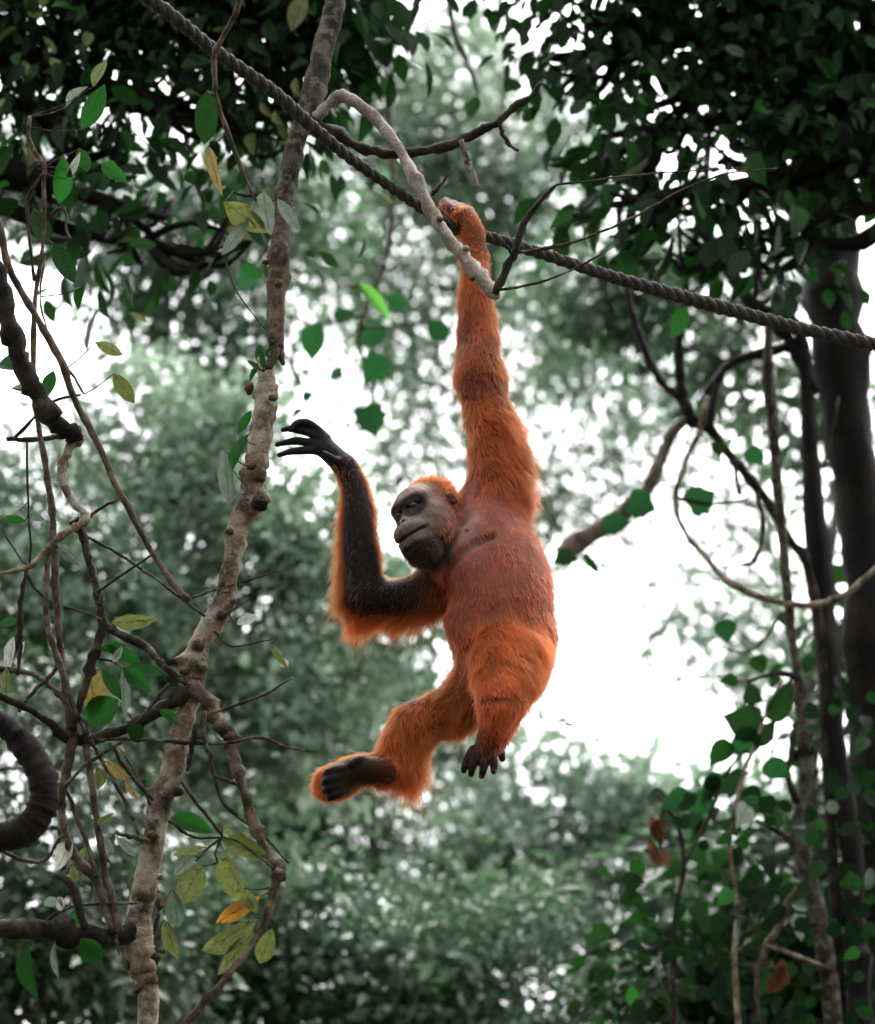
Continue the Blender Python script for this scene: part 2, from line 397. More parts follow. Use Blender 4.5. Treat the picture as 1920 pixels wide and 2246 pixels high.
# ---- far trees: wall of foliage low and left, lace of leaves against the sky above
far_tree('tall sage green tree standing behind the gnarled mottled trunk', 19, 330, [
    (120, 1000, 230, 190, 2.2), (330, 1000, 260, 200, 2.2), (520, 960, 110, 110, 1.2), (430, 1250, 300, 230, 3.0), (150, 1350, 260, 260, 3.0), (560, 1430, 260, 230, 2.6),
    (300, 1600, 330, 260, 3.2), (600, 1140, 130, 200, 1.7), (720, 1400, 200, 190, 2.4), (690, 1240, 130, 120, 1.6), (850, 1330, 140, 130, 1.5), (640, 1600, 200, 140, 2.4), (-150, 1300, 250, 400, 2.5)], 'far', tr=.2, spread=.24)
far_tree('pale grey green tree behind the reaching arm and below it', 23, 760, [
    (700, 1560, 230, 160, 2.6), (870, 1500, 150, 100, 1.3), (980, 1640, 200, 110, 1.3), (860, 1800, 330, 150, 2.0), (620, 1760, 260, 190, 3)], 'far3', L=.12, Wd=.062)
far_tree('low dense green tree below the feet of the hanging orangutan', 17, 800, [
    (560, 2060, 330, 190, 3.2), (900, 2080, 300, 170, 3.0), (1180, 2110, 280, 170, 3.0), (400, 2200, 300, 200, 3.2), (760, 2330, 500, 150, 3.5), (1200, 2330, 400, 150, 3.2)], 'far2', tr=.13, L=.10, Wd=.05)
far_tree('rounded pale green tree top below the white gap of sky', 22, 1290, [
    (1180, 1760, 170, 130, 2.2), (1330, 1770, 190, 130, 2.4), (1480, 1830, 150, 130, 2.2), (1250, 1930, 300, 140, 3.2), (1080, 1900, 200, 130, 2.4), (1500, 2000, 220, 160, 3), (1050, 1700, 120, 90, .9)], 'far3', L=.12, Wd=.06, tr=.14)
far_tree('lacy tree crown straight behind the hand clinging to the rope', 27, 1085, [
    (900, 190, 220, 150, 2.5), (1050, 330, 200, 170, 2.6), (820, 400, 170, 170, 2.6), (980, 560, 210, 150, 2.1), (760, 560, 120, 130, 1.9), (1230, 440, 160, 170, 2.5), (1160, 650, 150, 100, 1.5),
    (880, 800, 140, 150, 2.0), (930, 980, 150, 120, 2.0), (850, 1030, 80, 70, .6), (1150, 860, 90, 90, .7), (1240, 250, 120, 110, 2.0), (950, 70, 270, 80, 1.0), (720, 600, 90, 60, 1.0)], 'far', L=.14, Wd=.072, tr=.12, spread=.3)
far_tree('green lacy tree crown seen through the tip leaves of the hanging vine', 21, 400, [
    (340, 550, 190, 160, 2.8), (510, 620, 180, 150, 2.6), (430, 430, 230, 140, 3.0), (170, 380, 200, 140, 2.8), (600, 440, 120, 170, 2.2), (460, 780, 210, 90, 2.2), (590, 850, 70, 50, .6), (20, 420, 130, 90, 2.0)], 'far2', L=.12, Wd=.064, tr=.1, spread=.28)
far_tree('thin crowned tree standing in the bright gap between the ape and the dark trunks', 28, 1735, [
    (1230, 1110, 150, 120, 1.7), (1350, 1060, 100, 90, 1.0), (1600, 1180, 140, 150, 1.2), (1680, 1370, 140, 130, 1.4), (1560, 1340, 130, 130, 1.1), (1620, 1520, 100, 90, .6), (1220, 790, 150, 130, 1.9), (1370, 810, 140, 120, 1.5), (1280, 960, 140, 100, 1.3), (1450, 930, 100, 90, .9)], 'far3', L=.14, Wd=.075, tr=.09, spread=.35)
far_tree('loose leafy tree crown behind the rope and the forking liana', 20, 1840, [
    (1350, 620, 160, 170, 2.1), (1560, 700, 150, 160, 2.1), (1680, 880, 120, 160, 1.9), (1470, 560, 120, 120, 2.0), (1230, 640, 110, 110, 1.0), (1700, 600, 120, 150, 1.8), (1880, 1000, 110, 260, 1.3), (1820, 1420, 120, 180, 1.2)], 'far2', L=.14, Wd=.075, tr=.1, spread=.26)
far_tree('tall tree with deep green crown far behind the ivy', 21, 1760, [
    (1600, 1900, 220, 180, 1.6), (1750, 1750, 160, 170, 1.0), (1700, 2120, 320, 220, 3.0), (1950, 2000, 200, 300, 2.4)], 'far2', L=.14, Wd=.075, tr=.15)

far_tree('dark green tree low behind the coiled liana', 15, 60, [
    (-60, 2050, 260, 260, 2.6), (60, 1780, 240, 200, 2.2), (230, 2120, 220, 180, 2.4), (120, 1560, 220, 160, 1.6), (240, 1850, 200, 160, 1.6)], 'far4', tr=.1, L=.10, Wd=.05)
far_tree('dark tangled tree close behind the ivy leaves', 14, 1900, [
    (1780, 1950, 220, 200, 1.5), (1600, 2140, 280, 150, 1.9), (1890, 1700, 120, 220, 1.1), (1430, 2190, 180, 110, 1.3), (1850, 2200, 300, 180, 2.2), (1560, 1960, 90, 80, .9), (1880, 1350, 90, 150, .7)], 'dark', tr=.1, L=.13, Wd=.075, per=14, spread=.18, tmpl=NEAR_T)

# ---- dark overhead canopies close to the camera, left and right
far_tree('dark canopy tree overhanging the gnarled tree top and the thin hanging vine', 10.2, -260, [
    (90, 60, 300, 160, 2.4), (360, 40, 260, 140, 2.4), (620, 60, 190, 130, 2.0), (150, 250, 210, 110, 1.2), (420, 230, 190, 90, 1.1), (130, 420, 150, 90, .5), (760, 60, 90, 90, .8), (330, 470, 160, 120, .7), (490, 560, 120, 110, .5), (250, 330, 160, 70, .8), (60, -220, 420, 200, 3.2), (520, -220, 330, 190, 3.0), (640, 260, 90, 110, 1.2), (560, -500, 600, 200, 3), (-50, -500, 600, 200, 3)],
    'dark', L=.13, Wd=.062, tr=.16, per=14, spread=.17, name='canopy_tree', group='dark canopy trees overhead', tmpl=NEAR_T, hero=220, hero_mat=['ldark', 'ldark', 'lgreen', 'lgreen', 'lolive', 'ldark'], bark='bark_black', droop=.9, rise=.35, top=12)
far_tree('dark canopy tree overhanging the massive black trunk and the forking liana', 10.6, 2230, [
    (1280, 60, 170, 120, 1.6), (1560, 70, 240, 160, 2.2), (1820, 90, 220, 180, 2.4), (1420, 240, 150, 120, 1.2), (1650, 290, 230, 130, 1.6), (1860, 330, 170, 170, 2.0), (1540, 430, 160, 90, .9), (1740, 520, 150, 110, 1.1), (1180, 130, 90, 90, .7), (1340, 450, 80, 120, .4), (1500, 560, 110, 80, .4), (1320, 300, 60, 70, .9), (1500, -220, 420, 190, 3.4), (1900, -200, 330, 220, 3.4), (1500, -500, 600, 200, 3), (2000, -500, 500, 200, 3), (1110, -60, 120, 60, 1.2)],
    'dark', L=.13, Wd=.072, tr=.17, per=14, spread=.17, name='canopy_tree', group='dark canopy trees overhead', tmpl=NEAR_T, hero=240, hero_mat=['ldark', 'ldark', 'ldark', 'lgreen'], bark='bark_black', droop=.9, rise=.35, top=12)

# ---- unseen leaf mass added behind and beside the viewpoint to cut the front light
def woodland():
    Cs = []
    for x, y, zc, r in [(-8, -7, 4.5, 3.2), (-8, -7, 9, 3), (-3, -10, 4.5, 3.4), (-3, -10, 9.5, 3.2), (3, -10, 4.5, 3.4), (3, -10, 9.5, 3.2), (8.5, -7, 4.5, 3.2), (8.5, -7, 9, 3), (-11, 0, 4.5, 3), (-11, 0, 9.5, 3), (11, 0, 4.5, 3), (11, 0, 9.5, 3), (-11, 7, 4, 3), (-11, 7, 9, 3), (11.5, 7, 4, 3), (11.5, 7, 9, 3), (-6, -9, 7, 3), (6, -9, 7, 3), (0, -11, 7, 3.2), (-11, -4, 7, 3), (11, -4, 7, 3)]:
        Cs.append(np.array([x, y, zc]) + nrm(rng.normal(0, 1, (1500, 3))) * (r * rng.uniform(.3, 1, (1500, 1)) ** .5))
    C = np.vstack(Cs); n = len(C)
    o = leaf_cloud('light_blocking_woodland', C, rng.normal(0, 1, (n, 3)) + np.array([0, 0, -.5]), rng.normal(0, .6, (n, 3)) + np.array([0, 0, .7]), .34 * rng.uniform(.7, 1.3, n), .20 * rng.uniform(.7, 1.3, n), rng.uniform(0, 1, n), 'far4', None)
    tag(o, 'unseen leafy woodland added behind and beside the viewpoint to block front light', 'woodland')
woodland()
# ================================================================== rope
def build_rope():
    pts = [(-70, -290, 13, 10.2), (60, -170, 16, 7.3), (330, 0, 15.5, 7.25), (480, 115, 15, 7.4), (600, 205, 14.5, 7.52), (700, 292, 14.5, 7.62), (820, 382, 13.5, 7.76), (930, 461, 13, 7.9),
           (1000, 500, 13, 7.98), (1060, 516, 13, 8.02), (1150, 545, 13.5, 8.06), (1260, 580, 14, 8.1), (1400, 622, 14.5, 8.15), (1550, 668, 15, 8.2), (1700, 705, 15, 8.25), (1920, 758, 16, 8.3), (2000, 776, 15, 8.7), (2124, 805, 12, 10.6)]
    P, R = pxpath(pts, 8)
    PR = crom(np.hstack([np.array(P), np.array(R)[:, None]]), 40)
    C, r = PR[:, :3], PR[:, 3]
    s = np.concatenate([[0], np.cumsum(np.linalg.norm(np.diff(C, axis=0), axis=1))])
    n = int(s[-1] / .009); u = np.linspace(0, s[-1], n)
    C = np.stack([np.interp(u, s, C[:, k]) for k in range(3)], 1); r = np.interp(u, s, r)
    T = nrm(np.gradient(C, axis=0)); N = nrm(np.cross(T, [0, 0, 1.0])); B = np.cross(T, N)
    m, t, out = newmat('rope_fibre')
    tc = t.nodes.new('ShaderNodeTexCoord'); n1 = noise(t, tc.outputs['Object'], 60, 5, .7)
    rp = ramp(t, n1.outputs['Fac'], [(.3, (.010, .009, .0075)), (.5, (.038, .034, .028)), (.7, (.10, .092, .078))])
    p = t.nodes.new('ShaderNodeBsdfPrincipled'); p.inputs['Roughness'].default_value = .9
    b = t.nodes.new('ShaderNodeBump'); b.inputs['Distance'].default_value = .004; b.inputs['Strength'].default_value = .8
    n2 = noise(t, tc.outputs['Object'], 180, 3, .7)
    t.links.new(n2.outputs['Fac'], b.inputs['Height']); t.links.new(b.outputs[0], p.inputs['Normal'])
    t.links.new(rp.outputs[0], p.inputs['Base Color']); t.links.new(p.outputs[0], out.inputs[0])
    r = r * (1 + .05 * np.sin(u * 3.1) + .04 * np.sin(u * 7.7 + 1)); C = C + .003 * np.stack([np.sin(u * 9), np.sin(u * 7 + 2), np.sin(u * 11 + 4)], 1)
    root = thing('rope', C[n // 2], 'thick dark twisted rope stretched diagonally that the orangutan hangs from', 'rope')
    for k in range(3):
        ph = u / .115 * 2 * math.pi + k * 2 * math.pi / 3
        CC = C + (N * np.cos(ph)[:, None] + B * np.sin(ph)[:, None]) * (r * .52)[:, None]
        a = np.linspace(0, 2 * math.pi, 7, endpoint=False)
        TT = nrm(np.gradient(CC, axis=0)); NN = nrm(CC - C); BB = np.cross(TT, NN)
        jit = 1 + rng.normal(0, .04, (n, 7, 1))
        V = CC[:, None] + (NN[:, None] * np.cos(a)[None, :, None] + BB[:, None] * np.sin(a)[None, :, None]) * (r * .56)[:, None, None] * jit
        i = np.arange(n - 1)[:, None] * 7; j = np.arange(7)[None]; j2 = (j + 1) % 7
        Fc = np.stack([i + j, i + j2, i + 7 + j2, i + 7 + j], -1).reshape(-1, 4)
        link('strand', mesh('strand', V.reshape(-1, 3), Fc, m), root)
    FV, FF = [], []
    for i in rng.integers(5, n - 5, 420):              # frayed fibres
        ph = rng.uniform(0, 6.28); d = N[i] * math.cos(ph) + B[i] * math.sin(ph); a = C[i] + d * r[i] * .95
        e = a + d * rng.uniform(.004, .016) + T[i] * rng.normal(0, .016) + np.array([0, 0, -.004]); q = nrm(np.cross(e - a, rng.normal(0, 1, 3))) * .0007
        k = len(FV); FV += [a - q, a + q, e]; FF.append((k, k + 1, k + 2))
    tag(link('frayed_fibres', mesh('frayed_fibres', FV, FF, m), root), kind='stuff')
build_rope()

# ================================================================== mottled tree on the left
YL = 7.95
lb = at(325, 2246, YL)
LTREE = thing('gnarled_tree', (lb[0] + .02, YL, -.4), 'slender knobbly tree with mottled brown bark and broken branches that the ape reaches towards', 'tree')
def knot_blob(px, py, rpx, Y, mat, parent, squash=.8, name='knot'):
    c = at(px, py, Y + .03); r = .8 * rpx * mpp(px, py, Y)
    u = np.linspace(0, math.pi, 7); v = np.linspace(0, 2 * math.pi, 11)[:-1]
    V = [c + r * np.array([math.sin(a) * math.cos(b), math.sin(a) * math.sin(b) * .9, math.cos(a) * squash]) * (1 + rng.normal(0, .12)) for a in u for b in v]
    Fc = [(i * 10 + j, i * 10 + (j + 1) % 10, (i + 1) * 10 + (j + 1) % 10, (i + 1) * 10 + j) for i in range(6) for j in range(10)]
    return link(name, mesh(name, V, Fc, M[mat]), parent)
branch('trunk', [(325, 2246, 24.8), (320, 2170, 23.9), (312, 2120, 31.3), (305, 2060, 35.0), (304, 2010, 29.4), (320, 1930, 26.7), (334, 1860, 24.8), (346, 1790, 23.9), (356, 1745, 27.6), (378, 1690, 26.7),
    (394, 1620, 22.1), (415, 1540, 22.1), (425, 1500, 25.8), (428, 1455, 26.7), (440, 1405, 22.1), (482, 1343, 26.7), (503, 1264, 20.2), (518, 1190, 23.0), (526, 1145, 24.8), (552, 1100, 28.5), (556, 1060, 25.8), (563, 1007, 23.9),
    (577, 928, 25.8), (586, 869, 23.0), (584, 825, 20.2), (574, 785, 12.0)], YL, 'bark', LTREE, sides=14, sub=5, rough=.05, wob=.05, knots=26,
    pre=[(lb[0] + .02, YL, -.45, .09), (lb[0] + .06, YL, .6, .06), (lb[0] + .01, YL, 1.8, .046)], seed=3)
branch('upper_trunk', [(622, 800, 4.2), (612, 770, 11.8), (605, 745, 16.8), (606, 672, 17.6), (610, 590, 18.5), (616, 514, 16.8), (626, 435, 18.5), (640, 356, 21.8), (660, 277, 20.2), (690, 198, 26.0), (708, 110, 22.7), (728, 40, 22.7), (742, -40, 23.5), (770, -200, 22.7), (790, -420, 20.2)],
       (7.93, 8.0), 'bark_lichen', LTREE, sides=14, sub=5, rough=.05, wob=.05, knots=14, seed=4)
branch('upper_bark', [(586, 815, 6.9), (606, 770, 13.3), (606, 745, 18.1), (607, 672, 19.4), (611, 590, 20.2), (617, 514, 18.5), (625, 450, 18.9)], (7.93, 7.945), 'bark_pink', LTREE, sides=14, sub=5, rough=.05, wob=.04, knots=8, seed=5)
knot_blob(612, 620, 13, 7.87, 'bark_pink', LTREE); knot_blob(570, 1105, 26, 7.86, 'bark_dark', LTREE); knot_blob(552, 1022, 14, 7.86, 'bark_pink', LTREE)
knot_blob(503, 1165, 13, 7.88, 'bark_pink', LTREE); knot_blob(487, 1350, 17, 7.86, 'bark_pink', LTREE); knot_blob(435, 1415, 20, 7.88, 'bark_pink', LTREE)
knot_blob(405, 1470, 15, 7.88, 'bark_pink', LTREE); knot_blob(390, 1735, 18, 7.86, 'bark_pink', LTREE); knot_blob(333, 1830, 14, 7.86, 'bark_pink', LTREE)
knot_blob(352, 1925, 9, 7.87, 'bark_pink', LTREE); knot_blob(310, 2100, 44, 7.93, 'bark_dark', LTREE, 1.2); knot_blob(600, 872, 13, 7.87, 'bark_pink', LTREE); knot_blob(512, 1320, 10, 7.88, 'bark_pink', LTREE)
knot_blob(583, 575, 9, 7.9, 'bark_pink', LTREE)
B = lambda pts, Y, mat, **k: branch('branch', pts, Y, mat, LTREE, **k)
Tw = lambda pts, Y=YL, mat='bark_lichen': branch('twig', pts, Y, mat, LTREE, sides=6, rough=.12, wob=.25)
B([(650, 255, 14), (695, 273, 13), (758, 308, 12), (817, 330, 12), (857, 336, 12), (916, 332, 11), (975, 322, 11), (1019, 306, 10), (1054, 286, 9), (1090, 269, 9), (1126, 237, 9), (1165, 213, 7), (1185, 182, 5)], (7.97, 7.85), 'bark_dark', rough=.12, wob=.15, knots=12)
B([(1012, 308, 6), (1022, 345, 7), (1036, 380, 7), (1048, 413, 6)], 7.87, 'bark')
Tw([(1096, 266, 5), (1103, 295, 5), (1118, 318, 4), (1138, 331, 3)], 7.86, 'bark_dark')
B([(690, 262, 12), (715, 235, 12), (745, 213, 14), (772, 219, 13), (825, 260, 13), (858, 300, 12), (888, 350, 12), (908, 390, 14), (930, 430, 13), (950, 468, 15), (972, 505, 13), (1002, 545, 16), (1030, 578, 16), (1058, 612, 15), (1080, 640, 14), (1090, 650, 9)],
  (7.96, 7.66), 'bark_pale', sides=12, rough=.08, wob=.08, knots=7)
knot_blob(1022, 545, 11, 7.68, 'bark', LTREE); knot_blob(1036, 612, 8, 7.66, 'bark_pink', LTREE); knot_blob(965, 480, 10, 7.71, 'bark_pink', LTREE)
Tw([(950, 428, 5), (965, 408, 4), (986, 378, 1.5)], 7.75, 'bark_dark')
B([(1086, 646, 9), (1110, 593, 9), (1130, 553, 9), (1149, 490, 8), (1173, 458, 6), (1197, 427, 5), (1222, 405, 3)], (7.66, 7.6), 'bark_dark', rough=.1, wob=.12)
Tw([(1132, 553, 5), (1200, 545, 4.5), (1290, 520, 4), (1400, 470, 3), (1500, 415, 2.5), (1600, 380, 2), (1705, 369, 1.2)], (7.64, 7.7))
Tw([(1094, 636, 4), (1180, 620, 3), (1260, 590, 2.5), (1340, 545, 2), (1402, 512, 1.5)], (7.66, 7.6))
Tw([(1222, 405, 3), (1330, 392, 2), (1460, 378, 2), (1640, 368, 1)], (7.62, 7.9), 'bark_dark')
Tw([(1126, 560, 4), (1112, 540, 3), (1098, 528, 1)], 7.63, 'bark_dark')
# lower limbs
B([(425, 1508, 15), (370, 1545, 14), (300, 1585, 12), (220, 1615, 12), (150, 1620, 12), (111, 1586, 9), (59, 1553, 8), (0, 1526, 7), (-60, 1500, 6)], (7.93, 7.75), 'bark_dark', rough=.12, wob=.12, knots=14)
B([(425, 1505, 15), (455, 1535, 16), (478, 1580, 17), (503, 1615, 17), (512, 1650, 13), (520, 1690, 12), (533, 1725, 12), (545, 1765, 11), (558, 1810, 12), (575, 1850, 11), (594, 1885, 11), (610, 1900, 13), (612, 1915, 12), (606, 1935, 10), (592, 1985, 9), (573, 2040, 8), (540, 2090, 8), (500, 2140, 8), (455, 2190, 9), (415, 2235, 8), (380, 2280, 8)],
  (7.93, 7.7), 'bark_pink', sides=10, rough=.14, wob=.1, knots=36)
knot_blob(505, 1618, 19, 7.85, 'bark_pink', LTREE); knot_blob(614, 1912, 14, 7.75, 'bark_pale', LTREE)
B([(300, 2045, 24), (250, 2058, 21), (180, 2048, 20), (120, 2042, 20), (60, 2036, 20), (0, 2036, 20), (-80, 2045, 20), (-160, 2030, 18)], (7.94, 7.6), 'bark_dark', sides=10, rough=.1, wob=.08, knots=20)
B([(188, 2040, 9), (172, 1985, 9), (158, 1945, 9), (134, 1918, 8)], 7.75, 'bark_dark', knots=4)
B([(262, 2045, 9), (246, 1965, 8), (233, 1925, 8), (222, 1860, 8), (210, 1780, 8), (199, 1700, 8), (189, 1630, 8), (186, 1580, 6)], 7.85, 'bark_pink', rough=.06)
B([(248, 2045, 8), (225, 1975, 9), (211, 1925, 12), (180, 1898, 11), (153, 1855, 10), (139, 1800, 9), (135, 1755, 9), (148, 1690, 10), (155, 1645, 11), (156, 1600, 13), (150, 1555, 9), (141, 1490, 9), (134, 1440, 8), (129, 1390, 8), (126, 1330, 8), (120, 1230, 8), (117, 1150, 8), (112, 1100, 8), (104, 1050, 7), (97, 1000, 7), (84, 930, 6), (76, 850, 6), (73, 760, 6), (78, 650, 5), (92, 560, 4), (98, 480, 4), (96, 400, 5), (98, 365, 6), (80, 340, 5), (62, 300, 5), (66, 255, 4)],
  (7.85, 7.8), 'bark_pink', rough=.08, knots=16)
B([(170, 1575, 7), (145, 1500, 7), (122, 1430, 7), (104, 1370, 7), (101, 1320, 6), (104, 1250, 6), (112, 1180, 5)], 7.78, 'bark_pink', rough=.08, knots=4)
B([(-40, 420, 8), (0, 494, 8), (12, 565, 8), (36, 620, 8), (71, 680, 8), (103, 735, 8), (138, 800, 9), (158, 861, 7), (186, 920, 7), (221, 987, 7), (253, 1062, 7), (285, 1121, 7), (316, 1181, 7), (344, 1228, 6), (379, 1280, 7), (415, 1319, 8)], (7.7, 7.8), 'bark_pink', rough=.06, knots=6)
B([(-40, 520, 19), (0, 620, 19), (16, 690, 19), (34, 760, 18), (52, 810, 20), (80, 860, 20), (105, 905, 21), (135, 940, 21), (160, 950, 20), (172, 962, 12)], (7.6, 7.8), 'bark_dark', sides=12, rough=.12, wob=.08, knots=14)
knot_blob(166, 958, 27, 7.8, 'bark', LTREE, 1.1)
B([(160, 965, 11), (150, 990, 9), (138, 1020, 9), (136, 1045, 11), (150, 1085, 9), (164, 1105, 9), (186, 1125, 9), (188, 1140, 10), (172, 1152, 10), (150, 1165, 9), (119, 1189, 9), (87, 1224, 7), (59, 1246, 6), (0, 1258, 4), (-40, 1262, 4)], (7.8, 7.75), 'bark', rough=.1, knots=8)
B([(162, 1140, 12), (178, 1169, 9), (194, 1224, 8), (209, 1276, 9), (217, 1310, 10), (221, 1331, 9), (229, 1370, 10), (277, 1398, 9), (316, 1414, 9), (344, 1446, 8), (379, 1477, 7), (412, 1500, 8)], (7.78, 7.92), 'bark_lichen', rough=.14, wob=.12, knots=14)
B([(227, 1366, 9), (213, 1418, 9), (202, 1446, 11), (190, 1497, 8), (174, 1549, 8), (160, 1600, 8)], (7.82, 7.8), 'bark_dark', rough=.16, knots=10)
for pts in [[(16, 963, 6), (71, 965, 6), (140, 958, 6)], [(30, 962, 4), (111, 884, 3.5), (178, 866, 3)], [(180, 1152, 4), (215, 1118, 3.5), (261, 1094, 3)], [(180, 1172, 4), (245, 1205, 3), (304, 1244, 3), (356, 1280, 3), (395, 1311, 3), (450, 1352, 3)],
    [(213, 1299, 3.5), (269, 1260, 3), (335, 1216, 3)], [(415, 1315, 3), (470, 1295, 2.2), (522, 1280, 2), (621, 1250, 1.2)], [(490, 1352, 3), (530, 1325, 2), (567, 1302, 1)], [(470, 1385, 3), (510, 1418, 2.2), (601, 1402, 1.2)],
    [(462, 1565, 4), (534, 1541, 3.2), (585, 1521, 3), (640, 1488, 1.5)], [(160, 1626, 4), (277, 1620, 4), (375, 1626, 4.5), (490, 1630, 4), (573, 1618, 3.5), (632, 1640, 2.5), (698, 1650, 1)],
    [(447, 1560, 7), (451, 1624, 5), (462, 1667, 5), (470, 1703, 5), (486, 1754, 4.5), (526, 1794, 4), (575, 1830, 3.5), (634, 1893, 2)], [(470, 1703, 3.5), (500, 1712, 3.5), (522, 1722, 3.5)],
    [(398, 1715, 3.5), (447, 1782, 3.5), (488, 1832, 3)], [(370, 1800, 3.5), (427, 1837, 3), (490, 1836, 2.5)], [(488, 1832, 3), (474, 1872, 2.5), (478, 1892, 2)], [(488, 1836, 3), (455, 1862, 2.5), (430, 1890, 2)], [(488, 1836, 2.5), (530, 1850, 2), (600, 1905, 3)],
    [(198, 1624, 5), (237, 1691, 4.5), (277, 1762, 4), (312, 1850, 4)], [(241, 1630, 4), (289, 1703, 4), (335, 1755, 4)], [(142, 1723, 5), (198, 1671, 4), (269, 1626, 4)], [(146, 1735, 5), (170, 1794, 5), (198, 1873, 5), (212, 1925, 6)],
    [(253, 1825, 5), (285, 1832, 5), (325, 1845, 5)], [(40, 1560, 5), (70, 1520, 5), (115, 1475, 5), (135, 1440, 4)], [(82, 2035, 3), (130, 2000, 3), (190, 1984, 3), (300, 1982, 3)], [(-30, 1862, 4), (0, 1866, 4), (87, 1893, 4), (130, 1841, 3), (150, 1800, 3)],
    [(-40, 1465, 6), (0, 1470, 6), (59, 1474, 6), (99, 1497, 6), (134, 1529, 6), (174, 1576, 6), (192, 1612, 6)], [(58, 1248, 4), (75, 1290, 4), (110, 1320, 3)], [(58, 1248, 5), (45, 1320, 6), (44, 1380, 7), (46, 1430, 5), (38, 1480, 4)],
    [(140, 800, 3.5), (165, 830, 3), (185, 865, 2.5)], [(62, 1245, 3), (40, 1215, 2.5), (10, 1170, 2), (2, 1130, 1.5)], [(60, 970, 2.5), (62, 1100, 2.5), (68, 1200, 2.5), (62, 1246, 2.5)], [(100, 480, 4), (140, 455, 3.5), (146, 500, 3), (155, 530, 2.5)], [(96, 380, 4), (64, 430, 4), (62, 500, 3.5), (70, 570, 3), (76, 615, 4)],
    [(105, 735, 2.5), (88, 650, 2), (100, 560, 2)], [(225, 1360, 3), (190, 1345, 2.5), (140, 1330, 3)], [(330, 1765, 3), (300, 1700, 2), (262, 1640, 2)], [(255, 2050, 4), (258, 2075, 3), (262, 2095, 2)],
    [(195, 1440, 3), (235, 1448, 3), (262, 1456, 2.5)], [(300, 1585, 4), (330, 1550, 4.5), (372, 1500, 4)], [(430, 1590, 6), (420, 1650, 5), (410, 1690, 4)], [(349, 2040, 6), (345, 2075, 7), (362, 2090, 5)], [(350, 1960, 4), (343, 2010, 5), (345, 2060, 5)],
    [(345, 2000, 4), (370, 1965, 4), (378, 1950, 2)], [(95, 1640, 0)]][:-1]:
    Tw(pts, rng.uniform(7.78, 7.86) if len(pts) < 9 else 7.85, 'bark_lichen' if rng.random() < .6 else 'bark_dark')
# leaves of the gnarled tree
for (px, py, L, Wd, ang, mat, *kw) in [
    (296, 1363, 102, 36, 2, 'lolive'), (541, 1359, 48, 24, 25, 'lwhite'), (612, 1440, 72, 13, -55, 'lolive'), (258, 1436, 40, 15, 60, 'lwhite'), (318, 1472, 95, 32, -8, 'lgreen'), (272, 1432, 80, 30, -25, 'lgreen'), (248, 1420, 60, 22, 10, 'lgreen'),
    (205, 1512, 105, 58, -80, 'lyellow'), (222, 1560, 92, 62, 215, 'lgreen'), (273, 1518, 112, 22, -86, 'lsage'), (302, 1492, 85, 34, -40, 'lgreen'), (245, 1500, 80, 26, -55, 'lgreen'), (371, 1572, 55, 22, -35, 'lgreen'), (296, 1606, 60, 34, -60, 'ldark'),
    (217, 1707, 58, 30, -80, 'lolive'), (258, 1690, 66, 26, -40, 'lyellow'), (289, 1733, 58, 16, -65, 'lyellow'), (231, 1796, 44, 14, 35, 'lolive'), (236, 1852, 50, 20, -50, 'lsage'), (277, 1857, 62, 20, -45, 'lsage'), (140, 1876, 78, 40, 240, 'lwhite'), (162, 1920, 52, 20, -80, 'lolive'),
    (178, 1880, 44, 18, 70, 'lolive'), (112, 1978, 32, 20, 200, 'lsage'), (132, 1982, 34, 20, -85, 'lwhite'), (65, 2130, 118, 46, -86, 'ldark'), (200, 2086, 72, 48, -50, 'lgreen'), (122, 2106, 82, 16, -88, 'lsage'), (168, 2010, 40, 26, 90, 'lgreen'),
    (419, 1806, 92, 38, -14, 'lgreen'), (540, 1862, 112, 46, -18, 'lolive'), (514, 1828, 66, 15, -38, 'lolive'), (415, 1866, 74, 24, 195, 'lolive'), (403, 1897, 64, 32, 225, 'lsage'), (419, 1940, 98, 58, 240, 'lolive'), (512, 1926, 124, 58, -70, 'lolive'),
    (522, 1996, 124, 34, 212, 'lorange'), (385, 1995, 102, 38, -86, 'lsage'), (374, 2060, 92, 30, -70, 'lolive'), (502, 2056, 158, 46, 215, 'lolive'), (520, 2090, 120, 40, 232, 'lolive'), (583, 2078, 92, 40, 250, 'lolive'), (366, 1974, 40, 14, 45, 'ldry'), (548, 1975, 60, 30, -60, 'lolive'),
    (272, 851, 78, 32, -55, 'lolive'), (240, 765, 68, 24, -25, 'lolive'), (536, 925, 60, 20, 60, 'lgreen'), (497, 1046, 122, 32, -85, 'lsage'), (525, 990, 90, 22, 70, 'lgreen'), (20, 1365, 40, 22, 200, 'lgreen'), (22, 1440, 90, 26, -100, 'lwhite'), (14, 1500, 80, 22, -95, 'lolive'),
    (50, 1420, 30, 10, 80, 'lwhite'), (145, 1215, 70, 20, -40, 'lsage'), (70, 1130, 60, 18, -20, 'lsage'), (32, 1140, 50, 18, 175, 'lgreen'), (55, 855, 60, 14, -5, 'lsage'), (20, 800, 70, 40, 160, 'lgreen'), (110, 840, 60, 30, 80, 'lgreen'),
    (136, 396, 112, 40, -95, 'lgreen'), (160, 366, 62, 17, 55, 'lwhite'), (184, 352, 60, 30, -70, 'lgreen'), (89, 498, 92, 46, -70, 'ldark'), (141, 577, 102, 40, -62, 'ldark'), (176, 652, 54, 26, 245, 'ldark'), (250, 378, 72, 32, -35, 'lgreen'), (205, 236, 112, 42, 60, 'lgreen'), (165, 210, 60, 20, 50, 'lsage'), (218, 160, 70, 30, 70, 'lolive')]:
    px_leaf(LTREE, px, py, L, Wd, ang, mat, 7.78 + .1 * rng.random(), maxpet=.3)
